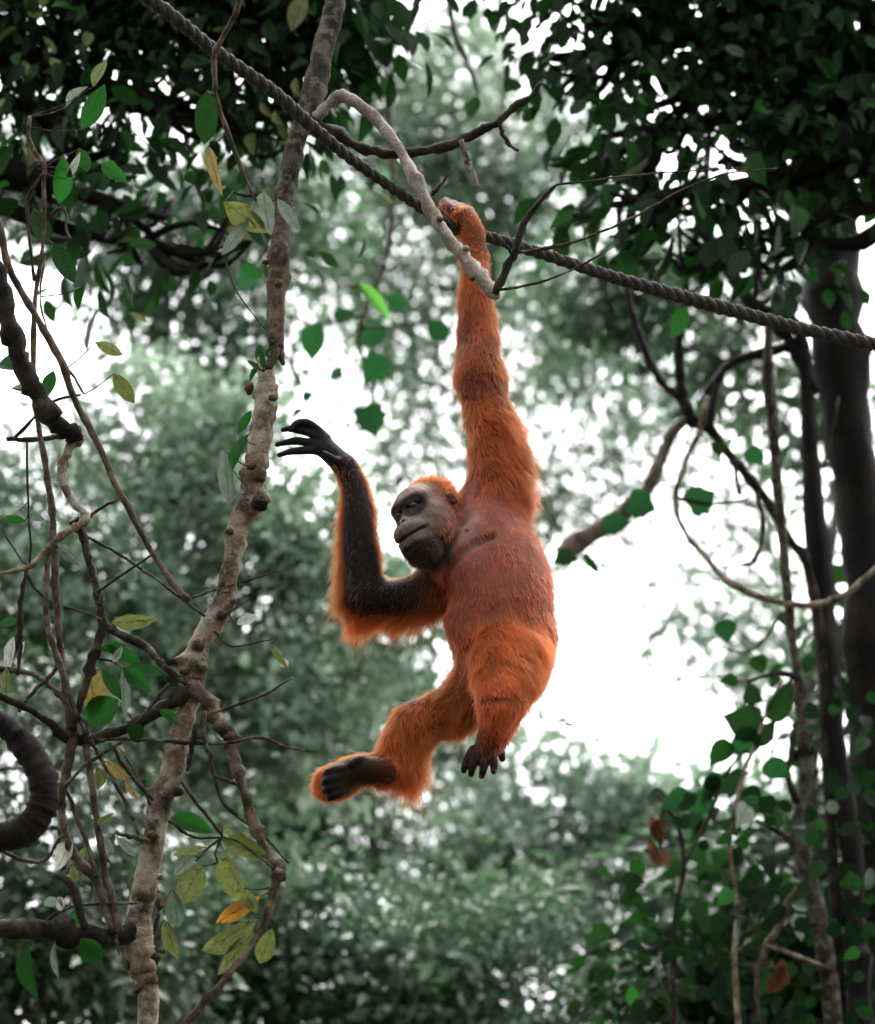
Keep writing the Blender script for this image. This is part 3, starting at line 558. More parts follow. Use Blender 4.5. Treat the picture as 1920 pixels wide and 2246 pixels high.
for (px, py, L, Wd, ang) in [(575, 788, 46, 12, 100), (556, 800, 38, 13, 140), (567, 770, 40, 10, 75), (596, 765, 36, 9, 30), (556, 820, 34, 14, -120)]:
    px_leaf(LTREE, px, py, L, Wd, ang, 'lgreen', 7.9)
knot_blob(548, 852, 14, 7.92, 'ldry', LTREE, 1.3, 'dead_leaf_wad')

# thin vine hanging down from the canopy, tipped with pale leaves
VINE = thing('hanging_vine', at(525, -30, 7.6), 'thin pinkish vine hanging across the rope, ending in a tuft of pale leaves', 'vine')
branch('stem', [(560, -420, 7), (540, -180, 6), (525, 0, 6.5), (505, 50, 6), (480, 100, 6), (470, 128, 6.5), (472, 180, 5.5), (475, 215, 5), (500, 290, 5), (530, 370, 4.5), (555, 428, 4), (568, 445, 3)], (7.1, 7.45), 'bark_pink', VINE, rough=.08, knots=8)
branch('twig', [(555, 430, 4), (530, 428, 3.5), (512, 420, 2.5)], 7.45, 'bark_dark', VINE, sides=6)
branch('twig', [(562, 440, 3), (515, 520, 2.5), (495, 560, 2.2), (520, 640, 2), (580, 720, 1.5)], (7.45, 7.6), 'bark_lichen', VINE, sides=6)
for a in [(583, 468, 98, 56, -84, 'lsage'), (540, 478, 118, 50, -35, 'lolive'), (516, 522, 102, 28, 235, 'lsage'), (632, 470, 82, 28, -55, 'lsage'), (470, 372, 112, 28, -75, 'lyellow'), (452, 257, 118, 52, -95, 'ldark'), (352, 590, 48, 16, 55, 'lwhite')][:6]:
    px_leaf(VINE, *a, 7.45, maxpet=.5)

# coiled black liana at the left edge
LI = thing('coiled_liana', at(-120, 2246, 7.4) * np.array([1, 1, 0]) + np.array([0, 0, -.4]), 'thick black liana coiled in a loop beside the gnarled tree', 'liana')
branch('stem', [(-150, 2246, 34), (-190, 1980, 33), (-110, 1850, 33), (-12, 1838, 32), (40, 1829, 33), (78, 1798, 33), (97, 1752, 32), (90, 1698, 31), (60, 1645, 29), (22, 1602, 26), (-25, 1580, 25), (-110, 1580, 25), (-200, 1500, 26), (-240, 1300, 26), (-260, 900, 25), (-300, 300, 24), (-330, -300, 22)], 7.4, 'liana', LI, sides=18, sub=8, rough=.04, wob=.015, knots=16,
       pre=[(*(at(-150, 2246, 7.4) * np.array([1, 1, 0]) + np.array([0, 0, -.45])), .06)])

# ================================================================== right hand trunks, limbs and lianas
YR = 11.80
def rtree(name, label, pts, Y, mat, cat='tree', group=None, foot=None, knots=8, sides=12, rough=.06):
    P, R = pxpath(pts, Y)
    b = P[0]; root = thing(name, (b[0], b[1], -.4), label, cat, group)
    branch('trunk', pts, Y, mat, root, sides=sides, rough=rough, wob=.05, knots=knots, pre=[(b[0] + .05, b[1], -.5, R[0] * 1.5), (b[0] + .02, b[1], b[2] * .5, R[0] * 1.15)])
    return root
RT1 = rtree('big_tree', 'massive black trunk, thickest of the trunks around the ivy', [(1925, 2246, 68), (1922, 1900, 66), (1915, 1500, 62), (1902, 1230, 56), (1874, 1027, 52), (1842, 829, 54), (1830, 600, 58), (1806, 400, 66), (1800, 200, 60), (1796, -40, 56), (1800, -400, 50)], 12.10, 'bark_black', knots=16)
branch('limb', [(1810, 420, 30), (1780, 330, 26), (1700, 230, 20), (1600, 150, 15), (1500, 60, 12)], (12.10, 11.10), 'bark_black', RT1)
branch('limb', [(1825, 560, 26), (1760, 480, 20), (1715, 420, 22), (1690, 300, 16), (1680, 120, 13)], (12.10, 12.40), 'bark_black', RT1)
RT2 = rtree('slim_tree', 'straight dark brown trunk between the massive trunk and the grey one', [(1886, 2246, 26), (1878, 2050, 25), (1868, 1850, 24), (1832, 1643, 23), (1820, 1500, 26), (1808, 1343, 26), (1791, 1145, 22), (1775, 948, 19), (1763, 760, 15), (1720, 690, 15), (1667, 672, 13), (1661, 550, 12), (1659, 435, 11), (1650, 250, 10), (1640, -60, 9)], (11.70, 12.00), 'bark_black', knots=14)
branch('limb', [(1790, 860, 12), (1740, 760, 15), (1690, 700, 17), (1647, 664, 18), (1615, 617, 17), (1587, 569, 17), (1548, 510, 14), (1528, 470, 10), (1500, 380, 8)], (11.85, 12.10), 'bark_black', RT2)
branch('limb', [(1740, 760, 12), (1700, 768, 11), (1667, 774, 11), (1627, 786, 11), (1591, 809, 11), (1568, 841, 10), (1552, 865, 10), (1550, 910, 10), (1556, 940, 12)], (11.90, 11.75), 'bark_black', RT2)
RT3 = rtree('grey_tree', 'thin pale grey trunk forking low among the ivy leaves', [(1828, 2246, 20), (1812, 2120, 20), (1793, 2000, 20), (1765, 1890, 17), (1750, 1810, 14), (1758, 1760, 12), (1772, 1700, 14), (1767, 1643, 14), (1758, 1560, 15), (1752, 1500, 12), (1744, 1440, 9), (1732, 1343, 10), (1714, 1145, 12), (1700, 987, 12), (1684, 790, 10), (1690, 690, 8)], 11.50, 'bark_lichen', knots=16)
branch('limb', [(1765, 1945, 10), (1734, 1972, 8), (1706, 2039, 7), (1682, 2074, 8), (1670, 2105, 6), (1659, 2140, 5), (1665, 2240, 4)], 11.48, 'bark_pink', RT3)
branch('limb', [(1684, 2076, 5), (1750, 2098, 5), (1825, 2126, 4)], 11.46, 'bark', RT3)
branch('limb', [(1762, 1900, 9), (1730, 1840, 8), (1690, 1815, 6), (1660, 1800, 4)], 11.50, 'bark_dark', RT3)
branch('limb', [(1757, 1490, 6), (1720, 1478, 6), (1690, 1480, 5), (1640, 1495, 3)], 11.48, 'bark_dark', RT3)
branch('limb', [(1748, 1760, 9), (1728, 1700, 8), (1735, 1660, 6), (1740, 1600, 6)], 11.47, 'bark_dark', RT3)
# climber with forking limbs, looped liana, broken pale limb
CL = thing('climbing_liana', (at(1800, 2246, 11.75)[0], 11.75, -.4), 'dark liana with forking limbs and a hanging loop spread against the white sky', 'liana')
branch('stem', [(1838, 2100, 12), (1815, 1700, 12), (1800, 1400, 12), (1769, 1232, 11), (1734, 1189, 10), (1686, 1106, 10), (1647, 1054, 11), (1599, 995, 11), (1556, 940, 13), (1520, 924, 15), (1501, 884, 13), (1493, 829, 12), (1489, 750, 12), (1501, 672, 10), (1508, 593, 9), (1520, 545, 9), (1530, 495, 9), (1550, 380, 8), (1560, 200, 7)], 11.75, 'bark_dark', CL, knots=10,
       pre=[(at(1840, 2246, 11.75)[0], 11.75, -.5, .04), (at(1840, 2246, 11.75)[0], 11.75, 1.5, .03)])
branch('limb', [(1505, 890, 10), (1489, 872, 10), (1457, 845, 9), (1426, 797, 9), (1404, 740, 9), (1390, 700, 8), (1376, 640, 8), (1370, 593, 7), (1360, 514, 7), (1359, 466, 7), (1374, 427, 7), (1390, 387, 7), (1418, 296, 8), (1394, 221, 8), (1378, 118, 8), (1370, 40, 8), (1365, -100, 8)], 11.75, 'bark_dark', CL)
branch('limb', [(1512, 915, 9), (1477, 944, 12), (1462, 975, 13), (1445, 1019, 14), (1426, 1062, 15), (1404, 1092, 17), (1370, 1121, 19), (1319, 1158, 20), (1271, 1187, 21), (1228, 1218, 20)], (11.75, 11.85), 'bark_pale', CL, sides=12)
branch('loop', [(1552, 870, 5), (1544, 908, 7), (1536, 940, 7), (1532, 955, 6), (1512, 995, 5.5), (1493, 1046, 5.5), (1483, 1086, 6), (1489, 1137, 6), (1512, 1181, 6), (1544, 1216, 6.5), (1584, 1264, 7), (1631, 1295, 7.5), (1686, 1315, 8), (1742, 1327, 8), (1813, 1323, 8), (1860, 1299, 7.5), (1925, 1245, 7)], (11.70, 11.40), 'bark', CL, knots=10)
branch('limb', [(1560, 930, 7), (1566, 880, 8), (1572, 845, 7)], 11.74, 'bark_dark', CL)
for pts in [[(1480, 1090, 4), (1560, 1106, 3.5), (1640, 1095, 3)], [(1660, 1080, 4), (1672, 1140, 4), (1670, 1190, 4.5), (1654, 1228, 6), (1640, 1238, 4), (1580, 1245, 2)], [(1610, 1010, 5), (1616, 1050, 5), (1622, 1085, 5)], [(1714, 1340, 3), (1690, 1385, 3), (1640, 1430, 2.5), (1580, 1420, 1.5)], [(1645, 1490, 4), (1636, 1540, 4), (1625, 1580, 3)],
            [(1240, 1590, 3), (1290, 1588, 2), (1330, 1562, 1.6), (1390, 1552, 1.5), (1440, 1525, 1.5), (1490, 1488, 1.5), (1560, 1485, 1.5), (1640, 1495, 2)], [(1840, 870, 3), (1815, 1000, 3), (1805, 1030, 3)]]:
    branch('twig', pts, 11.65, 'bark_dark', CL, sides=6)
TT2 = thing('dangling_twig', at(1050, -20, 12.00), 'bare dark twig dangling down into the bright gap above the hand', 'twig')
branch('stem', [(1000, -420, 12), (975, -150, 10), (985, 0, 6), (1000, 80, 6), (1022, 130, 5), (1040, 175, 4.5), (1050, 210, 3)], 12.00, 'bark_dark', TT2)
branch('twig', [(985, 60, 3), (950, 45, 2.5), (900, 10, 2), (880, -30, 2)], 12.00, 'bark_dark', TT2, sides=6)
branch('twig', [(1049, 205, 3), (1020, 232, 2.5), (985, 250, 2)], 12.00, 'bark_dark', TT2, sides=6)

# lobed leaves of a climber hanging around the reaching hand
LV = thing('lobed_leaf_climber', at(840, 560, 13.6), 'thin climber with lobed bright green leaves hanging above the reaching hand', 'climber')
branch('stem', [(880, -300, 7), (850, 100, 6), (862, 400, 5.5), (850, 560, 5), (800, 690, 5), (790, 760, 4), (820, 830, 4), (815, 890, 3)], 13.6, 'bark_lichen', LV, sides=6)
branch('twig', [(800, 690, 4), (740, 705, 3.5), (690, 715, 3), (640, 780, 2.5), (673, 860, 2)], 13.6, 'bark_lichen', LV, sides=6)
branch('twig', [(795, 720, 4), (860, 715, 3.5), (950, 705, 2.5)], 13.6, 'bark_lichen', LV, sides=6)
for a in [(815, 925, 85, 78, -70), (815, 732, 90, 66, -150), (961, 726, 70, 62, -60), (820, 812, 86, 74, -120), (735, 822, 44, 34, 200), (690, 745, 104, 74, -110), (673, 872, 34, 26, -110), (760, 690, 60, 40, 20), (545, 609, 84, 70, -150), (870, 660, 60, 50, 160)]:
    a = (a[0], a[1], a[2] * .85, a[3] * .8, a[4])
    px_leaf(LV, *a, 'lsoft', rng.uniform(13.0, 14.2), kind='lobed' if a[1] > 800 else ['oval', 'lobed', 'oval'][int(rng.integers(3))], tiltf=rng.uniform(-.6, .6), maxpet=.6)
px_leaf(LV, 822, 660, 112, 30, -50, 'lbright', 11.4, maxpet=.6)
px_leaf(LV, 653, 903, 28, 12, 200, 'ldry', 11.0, maxpet=.8)

# ivy leaves round the right trunks
IVY = thing('ivy_vine', (at(1700, 2246, 11.40)[0], 11.40, -.4), 'dark green heart leaved ivy hanging round the thin grey trunk and dark trunks', 'ivy')
ivb = at(1700, 2246, 11.40)
branch('stem', [(1620, 2246, 7), (1612, 2100, 6), (1618, 1980, 6), (1600, 1850, 5), (1625, 1720, 5), (1660, 1620, 4), (1690, 1540, 4), (1718, 1490, 4)], 11.40, 'bark', IVY, pre=[(ivb[0] - .1, 11.40, -.5, .02), (ivb[0] - .1, 11.40, 1.4, .014)])
branch('stem', [(1480, 2246, 9), (1478, 2120, 8), (1482, 2000, 5), (1500, 1900, 5), (1490, 1820, 6), (1462, 1770, 5), (1440, 1740, 3)], 11.45, 'bark_dark', IVY, pre=[(ivb[0] - .3, 11.45, -.5, .02), (ivb[0] - .3, 11.45, 1.4, .014)])
branch('stem', [(1500, 1900, 4), (1560, 1780, 4), (1590, 1700, 3.5), (1640, 1640, 3)], 11.42, 'bark_dark', IVY)
for a in [(1655, 1529, 46, 44, -20), (1625, 1582, 82, 76, 160), (1627, 1632, 78, 56, 220), (1576, 1655, 70, 44, 235), (1716, 1532, 100, 52, 60), (1625, 1697, 36, 24, 10), (1639, 1762, 56, 36, 170), (1682, 1604, 70, 40, 50), (1596, 1493, 40, 28, 180), (1667, 1460, 44, 36, -70), (1769, 1833, 48, 46, -30), (1600, 1810, 50, 36, 170), (1710, 1690, 66, 52, -40),
          (1592, 1388, 50, 46, -80), (1540, 1094, 66, 60, 30), (1410, 1108, 64, 56, -20), (1354, 1149, 60, 44, 10), (1659, 1003, 50, 40, -50), (1576, 987, 34, 30, -80), (1300, 1240, 60, 16, -50), (1236, 1225, 50, 40, 200), (1525, 1760, 76, 50, 190), (1480, 1760, 70, 50, 200), (1560, 1730, 70, 44, 230)]:
    par = IVY if a[1] > 1380 else CL
    px_leaf(par, *a, 'lsoft' if rng.random() < .5 else 'ldark', 11.40 if par is IVY else 11.65, kind='heart' if a[1] > 1380 else 'lobed', maxpet=.6)
for _ in range(290):
    while True:
        px, py = rng.uniform(1380, 1960), rng.uniform(1480, 2290)
        if py > 1700 - (px - 1480) * .9 + rng.normal(0, 60) and not (1740 > px > 1440 and py < 1720) and (px > 1560 or py > 1950 or rng.random() < .25): break
    s = rng.uniform(26, 54); Yl = rng.uniform(11.20, 12.10)
    px_leaf(IVY, px, py, s, s * rng.uniform(.55, .95), rng.uniform(150, 330), ['livy', 'ldark', 'livy', 'lgreen', 'lsage'][int(rng.choice(5, p=[.52, .27, .16, .035, .015]))], Yl, kind='heart' if rng.random() < .5 else 'oval', tiltf=rng.uniform(-1.2, 1.2), maxpet=.22)
DRY = thing('dry_leaf_cluster', at(1440, 1820, 11.44), 'clump of dead reddish brown leaves hanging on the ivy', 'leaves')
branch('stalk', [(1462, 1770, 3), (1448, 1800, 3), (1450, 1860, 2.5), (1460, 1890, 2)], 11.44, 'bark_dark', DRY, sides=6)
for k in range(9): px_leaf(DRY, 1445 + rng.uniform(-16, 16), 1835 + rng.uniform(-40, 50), 44, 20, rng.uniform(230, 310), 'ldry', 11.43, maxpet=.2)
px_leaf(IVY, 1705, 2150, 80, 40, -120, 'ldry', 11.30); px_leaf(IVY, 1712, 2130, 60, 26, -100, 'ldry', 11.30)
# ================================================================== orangutan
OY = 8.0
def build_orangutan():
    h = .0042
    # head frame: pitched up, turned to its right (picture left), rolled
    Bk = -FW
    yaw, pit, rol = math.radians(42), math.radians(1), math.radians(28)
    f0 = Bk * math.cos(yaw) - RT * math.sin(yaw); s0 = RT * math.cos(yaw) + Bk * math.sin(yaw); u0 = UP
    f = f0 * math.cos(pit) + u0 * math.sin(pit); u1 = u0 * math.cos(pit) - f0 * math.sin(pit)
    s = s0 * math.cos(rol) + u1 * math.sin(rol); u = u1 * math.cos(rol) - s0 * math.sin(rol)
    HR = np.stack([s, f, u])                       # rows: side(its left), face, up
    HC = at(938, 1131, OY - .06)
    HS = 1.06
    prims = []                                     # (kind, data, k, group)
    def cone(a, b, ra, rb, k, g): prims.append(('c', (a, b, ra, rb), k, g))
    def chain(pts, k, g, Y=OY):
        P = [at(p[0], p[1], Y + p[2]) for p in pts]; R = [p[3] * mpp(p[0], p[1], Y + p[2]) for p in pts]
        Z = crom(np.hstack([np.array(P), np.array(R)[:, None]]), 3); prims.append(('k', Z, k, g))
    def ell(c, r, k, g, sub=False): prims.append(('e', (np.array(c) * HS, np.array(r) * HS), k, g, sub))
    def hcap(a, b, ra, rb, k, g, sub=False): prims.append(('h', (np.array(a) * HS, np.array(b) * HS, ra * HS, rb * HS), k, g, sub))
    # ---- trunk
    chain([(1118, 1410, .0, 88), (1106, 1330, -.01, 106), (1096, 1255, .0, 104), (1080, 1180, .02, 86), (1066, 1110, .03, 62)], .05, 'torso')
    chain([(1040, 1250, .0, 84), (985, 1255, .04, 62), (955, 1290, .04, 46)], .05, 'torso')
    chain([(1040, 1370, -.02, 62), (1062, 1430, -.01, 62), (1075, 1480, .02, 56)], .05, 'torso')
    chain([(1000, 1190, .04, 46), (958, 1160, .01, 50)], .04, 'neck')
    chain([(1060, 1120, .04, 48), (985, 1150, .03, 44)], .04, 'neck')
    chain([(1045, 1165, -.085, 26), (1005, 1205, -.095, 24), (968, 1245, -.075, 24)], .02, 'torso')
    # ---- hanging arm (its left)
    chain([(1092, 1080, .02, 58), (1090, 1000, .01, 54), (1076, 930, .0, 48), (1060, 870, .0, 46), (1053, 835, .0, 49)], .035, 'armL_up')
    chain([(1053, 835, .0, 50), (1048, 760, .0, 43), (1046, 690, .0, 36), (1042, 610, -.01, 29), (1044, 560, -.02, 25)], .03, 'armL_fore')
    chain([(1044, 560, -.02, 24), (1042, 525, -.035, 23), (1034, 495, -.045, 22), (1022, 472, -.045, 19)], .02, 'handL_back')
    for i, (dx, dyp) in enumerate([(-26, -9), (-9, -3), (8, 3), (25, 10)]):
        chain([(1020 + dx * .7, 478 + dyp, -.045, 14), (1008 + dx, 462 + dyp, -.034, 11.5), (1004 + dx, 452 + dyp, .0, 11), (1000 + dx, 476 + dyp, .034, 10), (1002 + dx, 500 + dyp, .036, 9), (1008 + dx, 514 + dyp, .018, 8)], .008, 'handL_fing')
    chain([(1046, 538, -.02, 13), (1052, 524, .02, 11), (1040, 514, .045, 9)], .008, 'handL_fing')
    # ---- reaching arm (its right)
    chain([(958, 1288, .04, 46), (905, 1308, .02, 42), (850, 1314, .0, 40), (802, 1310, -.02, 42)], .035, 'armR_up')
    chain([(802, 1310, -.02, 42), (794, 1250, -.03, 40), (787, 1180, -.04, 35), (785, 1110, -.04, 30), (776, 1060, -.04, 26), (760, 1026, -.04, 24)], .03, 'armR_fore')
    chain([(760, 1026, -.04, 23), (738, 1002, -.045, 20), (712, 968, -.045, 15)], .02, 'handR')
    chain([(752, 1018, -.04, 20), (728, 1000, -.045, 19), (702, 984, -.045, 15)], .02, 'handR')
    for pts in [[(716, 962, -.045, 11), (694, 940, -.05, 9.5), (672, 927, -.06, 9.5), (650, 929, -.07, 7.5), (638, 943, -.075, 6)],
                [(712, 964, -.045, 11), (682, 951, -.05, 8.5), (654, 943, -.05, 8.5), (636, 940, -.05, 7), (621, 943, -.05, 5.5)],
                [(706, 977, -.045, 11), (674, 970, -.045, 9), (650, 967, -.045, 9), (630, 970, -.045, 7), (608, 975, -.045, 5.5)],
                [(708, 988, -.045, 11), (676, 988, -.045, 9), (652, 989, -.045, 8.5), (632, 992, -.05, 7), (613, 998, -.055, 5.5)],
                [(748, 1012, -.06, 11), (735, 1010, -.085, 9.5), (720, 1000, -.095, 8), (711, 994, -.095, 6)]]: chain(pts, .008, 'handR')
    # ---- near leg (its left): thigh towards the camera, shin down
    chain([(1122, 1400, -.02, 84), (1116, 1450, -.10, 82), (1106, 1500, -.17, 64), (1099, 1538, -.21, 48)], .04, 'legN_up')
    chain([(1099, 1536, -.21, 47), (1094, 1578, -.16, 41), (1082, 1614, -.10, 32)], .025, 'legN_low')
    chain([(1082, 1618, -.10, 31), (1068, 1640, -.08, 27), (1058, 1658, -.08, 24)], .02, 'footN')
    for pts in [[(1040, 1648, -.07, 14), (1028, 1662, -.085, 10), (1021, 1678, -.09, 8.5), (1018, 1690, -.085, 7)], [(1048, 1655, -.08, 13), (1041, 1670, -.095, 10), (1036, 1686, -.10, 8.5), (1034, 1698, -.09, 7)],
                [(1064, 1658, -.08, 13), (1063, 1674, -.095, 10), (1060, 1690, -.10, 8.5), (1057, 1702, -.09, 7)], [(1078, 1654, -.07, 13), (1083, 1670, -.085, 10), (1084, 1682, -.09, 8.5), (1083, 1692, -.085, 7)],
                [(1080, 1640, -.06, 12), (1098, 1650, -.05, 9), (1102, 1664, -.05, 7.5)]]: chain(pts, .007, 'footN')
    # ---- far leg (its right): thigh to the left, foot sole to the camera
    chain([(1075, 1470, .04, 66), (1020, 1540, .05, 56), (965, 1566, .05, 49), (912, 1588, .03, 46)], .04, 'legF_up')
    chain([(912, 1588, .03, 46), (890, 1625, .05, 48), (868, 1660, .05, 42), (842, 1690, .03, 32)], .03, 'legF_low')
    chain([(848, 1694, .0, 27), (812, 1690, -.01, 30), (778, 1692, -.01, 31), (755, 1704, -.005, 31)], .02, 'footF')
    chain([(830, 1680, .04, 30), (780, 1690, .045, 32), (742, 1712, .035, 36), (722, 1706, .02, 24)], .02, 'footF_back')
    chain([(742, 1714, .03, 34), (720, 1736, .02, 20)], .02, 'footF_back')
    for pts in [[(758, 1686, -.03, 13), (736, 1690, -.06, 11), (720, 1696, -.065, 10), (714, 1702, -.05, 8)], [(756, 1704, -.03, 13), (734, 1708, -.065, 11), (718, 1713, -.07, 10), (711, 1717, -.055, 8)],
                [(755, 1720, -.025, 13), (735, 1726, -.06, 11), (720, 1731, -.065, 10), (713, 1734, -.05, 8)], [(757, 1732, -.02, 12), (740, 1742, -.055, 10.5), (728, 1747, -.06, 9.5), (722, 1750, -.045, 8)],
                [(800, 1668, -.01, 13), (786, 1668, -.045, 10), (772, 1676, -.055, 8.5)]]: chain(pts, .007, 'footF')
    # ---- head (side, face, up) in metres
    ell((0, -.025, .028), (.084, .098, .086), .03, 'skull')
    ell((0, .035, -.045), (.078, .075, .075), .03, 'jaw')
    ell((.05, .02, -.05), (.045, .06, .07), .03, 'jaw'); ell((-.05, .02, -.05), (.045, .06, .07), .03, 'jaw')
    ell((0, .045, .045), (.066, .05, .045), .02, 'face')                     # forehead
    hcap((-.052, .068, .040), (.052, .068, .040), .017, .017, .018, 'face')     # brow
    hcap((.0, .088, .042), (.0, .088, .042), .012, .012, .02, 'face')
    for q in (-1, 1):
        hcap((q * .058, .055, .035), (q * .062, .05, -.005), .016, .016, .016, 'face')      # orbit side
        hcap((q * .024, .078, -.008), (q * .056, .062, -.012), .013, .013, .014, 'face')    # under eye
    ell((0, .089, -.068), (.064, .057, .050), .022, 'muzzle')
    ell((0, .110, -.054), (.051, .037, .030), .016, 'muzzle')
    ell((0, .097, -.100), (.052, .048, .030), .014, 'muzzle')
    ell((0, .075, -.118), (.056, .056, .040), .025, 'chin')
    hcap((0, .088, .02), (0, .110, -.020), .009, .014, .012, 'face')            # nose
    for q in (-1, 1):
        ell((q * .011, .123, -.025), (.010, .009, .008), .006, 'face')
        ell((q * .034, .099, .017), (.021, .02, .014), .010, 'socket', True)
        ell((q * .0095, .132, -.027), (.0045, .008, .0045), .004, 'face', True)
        hcap((q * .088, -.025, .02), (q * .094, -.03, .0), .012, .010, .006, 'ear')
        ell((q * .100, -.02, .010), (.006, .006, .012), .004, 'ear', True)
    for k in range(9):                                                         # mouth line
        a0, a1 = -1.25 + 2.5 * k / 9, -1.25 + 2.5 * (k + 1) / 9
        hcap((.065 * math.sin(a0), .076 + .068 * math.cos(a0), -.079 - .012 * abs(math.sin(a0)) * 0 + .010 * math.sin(a0) ** 2), (.065 * math.sin(a1), .076 + .068 * math.cos(a1), -.079 + .010 * math.sin(a1) ** 2), .0042, .0042, .005, 'mouth', True)
    # eyelids: shells round the eyeballs
    EYE = [np.array((q * .033, .0835, .016)) * HS for q in (-1, 1)]
    for q in (-1, 1):
        hcap((q * .018, .091, .0265), (q * .048, .084, .0245), .0075, .0075, .006, 'lid'); hcap((q * .018, .092, .007), (q * .048, .082, .006), .006, .006, .006, 'lid')
    def to_head(P): return (P - HC) @ HR.T
    def pdist(pr, P):
        if pr[0] == 'k':
            Z = pr[1]; best = None
            for i in range(len(Z) - 1):
                a, b, ra, rb = Z[i, :3], Z[i + 1, :3], Z[i, 3], Z[i + 1, 3]
                ba = b - a; t = np.clip(((P - a) @ ba) / max(ba @ ba, 1e-12), 0, 1)
                d = np.linalg.norm(P - a - t[..., None] * ba, axis=-1) - (ra + (rb - ra) * t)
                best = d if best is None else np.minimum(best, d)
            return best
        if pr[0] == 'c': a, b, ra, rb = pr[1]; Q = P
        else:
            Q = to_head(P)
            if pr[0] == 'e':
                c, r = pr[1]; q = Q - c
                k0 = np.linalg.norm(q / r, axis=-1); k1 = np.linalg.norm(q / (r * r), axis=-1)
                return k0 * (k0 - 1) / np.maximum(k1, 1e-6)
            a, b, ra, rb = pr[1]
        ba = b - a; t = np.clip(((Q - a) @ ba) / max(ba @ ba, 1e-12), 0, 1)
        return np.linalg.norm(Q - a - t[..., None] * ba, axis=-1) - (ra + (rb - ra) * t)
    def bound(pr):
        if pr[0] == 'k': return (pr[1][:, :3] - pr[1][:, 3:]).min(0), (pr[1][:, :3] + pr[1][:, 3:]).max(0)
        if pr[0] == 'c': a, b, ra, rb = pr[1]; return np.minimum(a - ra, b - rb), np.maximum(a + ra, b + rb)
        if pr[0] == 'e': c, r = pr[1]; w = HC + c @ HR; m = max(r); return w - m, w + m
        a, b, ra, rb = pr[1]; A, Bq = HC + a @ HR, HC + b @ HR; m = max(ra, rb); return np.minimum(A, Bq) - m, np.maximum(A, Bq) + m
    lo = np.min([bound(p)[0] for p in prims], 0) - .03; hi = np.max([bound(p)[1] for p in prims], 0) + .03
    dim = np.ceil((hi - lo) / h).astype(int) + 1
    D = np.full(dim, .2, np.float32)
    for pr in prims:
        a, b = bound(pr); k = pr[2]; mg = k + .02
        i0 = np.maximum(np.floor((a - mg - lo) / h).astype(int), 0); i1 = np.minimum(np.ceil((b + mg - lo) / h).astype(int) + 1, dim)
        g = np.stack(np.meshgrid(*[lo[d] + np.arange(i0[d], i1[d]) * h for d in range(3)], indexing='ij'), -1)
        d = pdist(pr, g).astype(np.float32)
        sl = tuple(slice(i0[q], i1[q]) for q in range(3)); o = D[sl]
        if len(pr) > 4 and pr[4]:
            d = -d; hh = np.maximum(k - np.abs(d - o), 0) / k; D[sl] = np.maximum(d, o) + hh * hh * k * .25
        else:
            hh = np.maximum(k - np.abs(d - o), 0) / k; D[sl] = np.minimum(d, o) - hh * hh * k * .25
    def surf(px, py):                              # first body surface met by the view ray, a little under it
        for y in np.arange(7.45, 8.15, .003):
            i = np.round((at(px, py, y) - lo) / h).astype(int)
            if (i >= 0).all() and (i < dim).all() and D[tuple(i)] < 0: return at(px, py, y)
        return at(px, py, 8.)
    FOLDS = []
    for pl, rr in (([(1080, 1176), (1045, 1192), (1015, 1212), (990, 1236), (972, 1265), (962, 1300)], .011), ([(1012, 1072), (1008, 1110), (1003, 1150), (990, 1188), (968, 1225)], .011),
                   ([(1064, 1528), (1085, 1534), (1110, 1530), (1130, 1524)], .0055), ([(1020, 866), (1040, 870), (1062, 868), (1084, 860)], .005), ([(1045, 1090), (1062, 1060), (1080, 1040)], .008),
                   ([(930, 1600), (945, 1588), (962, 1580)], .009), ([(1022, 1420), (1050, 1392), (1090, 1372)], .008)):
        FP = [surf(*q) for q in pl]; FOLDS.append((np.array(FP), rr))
        for i in range(len(FP) - 1):
            pr = ('c', (FP[i], FP[i + 1], rr, rr), .014, 'torso'); a, b = bound(pr)
            i0 = np.maximum(np.floor((a - .03 - lo) / h).astype(int), 0); i1 = np.minimum(np.ceil((b + .03 - lo) / h).astype(int) + 1, dim)
            g = np.stack(np.meshgrid(*[lo[d] + np.arange(i0[d], i1[d]) * h for d in range(3)], indexing='ij'), -1)
            d = -pdist(pr, g).astype(np.float32); sl = tuple(slice(i0[q], i1[q]) for q in range(3)); o = D[sl]
            hh = np.maximum(.014 - np.abs(d - o), 0) / .014; D[sl] = np.maximum(d, o) + hh * hh * .014 * .25
    # ---- surface nets
    sg = D < 0
    cnt = np.zeros(dim - 1, np.uint8)
    for dx in (0, 1):
        for dy in (0, 1):
            for dz in (0, 1): cnt += sg[dx:dim[0] - 1 + dx, dy:dim[1] - 1 + dy, dz:dim[2] - 1 + dz]
    act = np.argwhere((cnt > 0) & (cnt < 8))
    vid = np.full(dim - 1, -1, np.int32); vid[tuple(act.T)] = np.arange(len(act))
    cor = np.array([(x, y, z) for x in (0, 1) for y in (0, 1) for z in (0, 1)])
    val = np.stack([D[tuple((act + c).T)] for c in cor], 1)
    acc = np.zeros((len(act), 3)); num = np.zeros(len(act))
    for i in range(8):
        for j in range(i + 1, 8):
            if np.abs(cor[i] - cor[j]).sum() != 1: continue
            m = (val[:, i] < 0) != (val[:, j] < 0)
            t = val[m, i] / (val[m, i] - val[m, j])
            acc[m] += cor[i] + (cor[j] - cor[i]) * t[:, None]; num[m] += 1
    V = lo + (act + acc / num[:, None]) * h
    quads = []
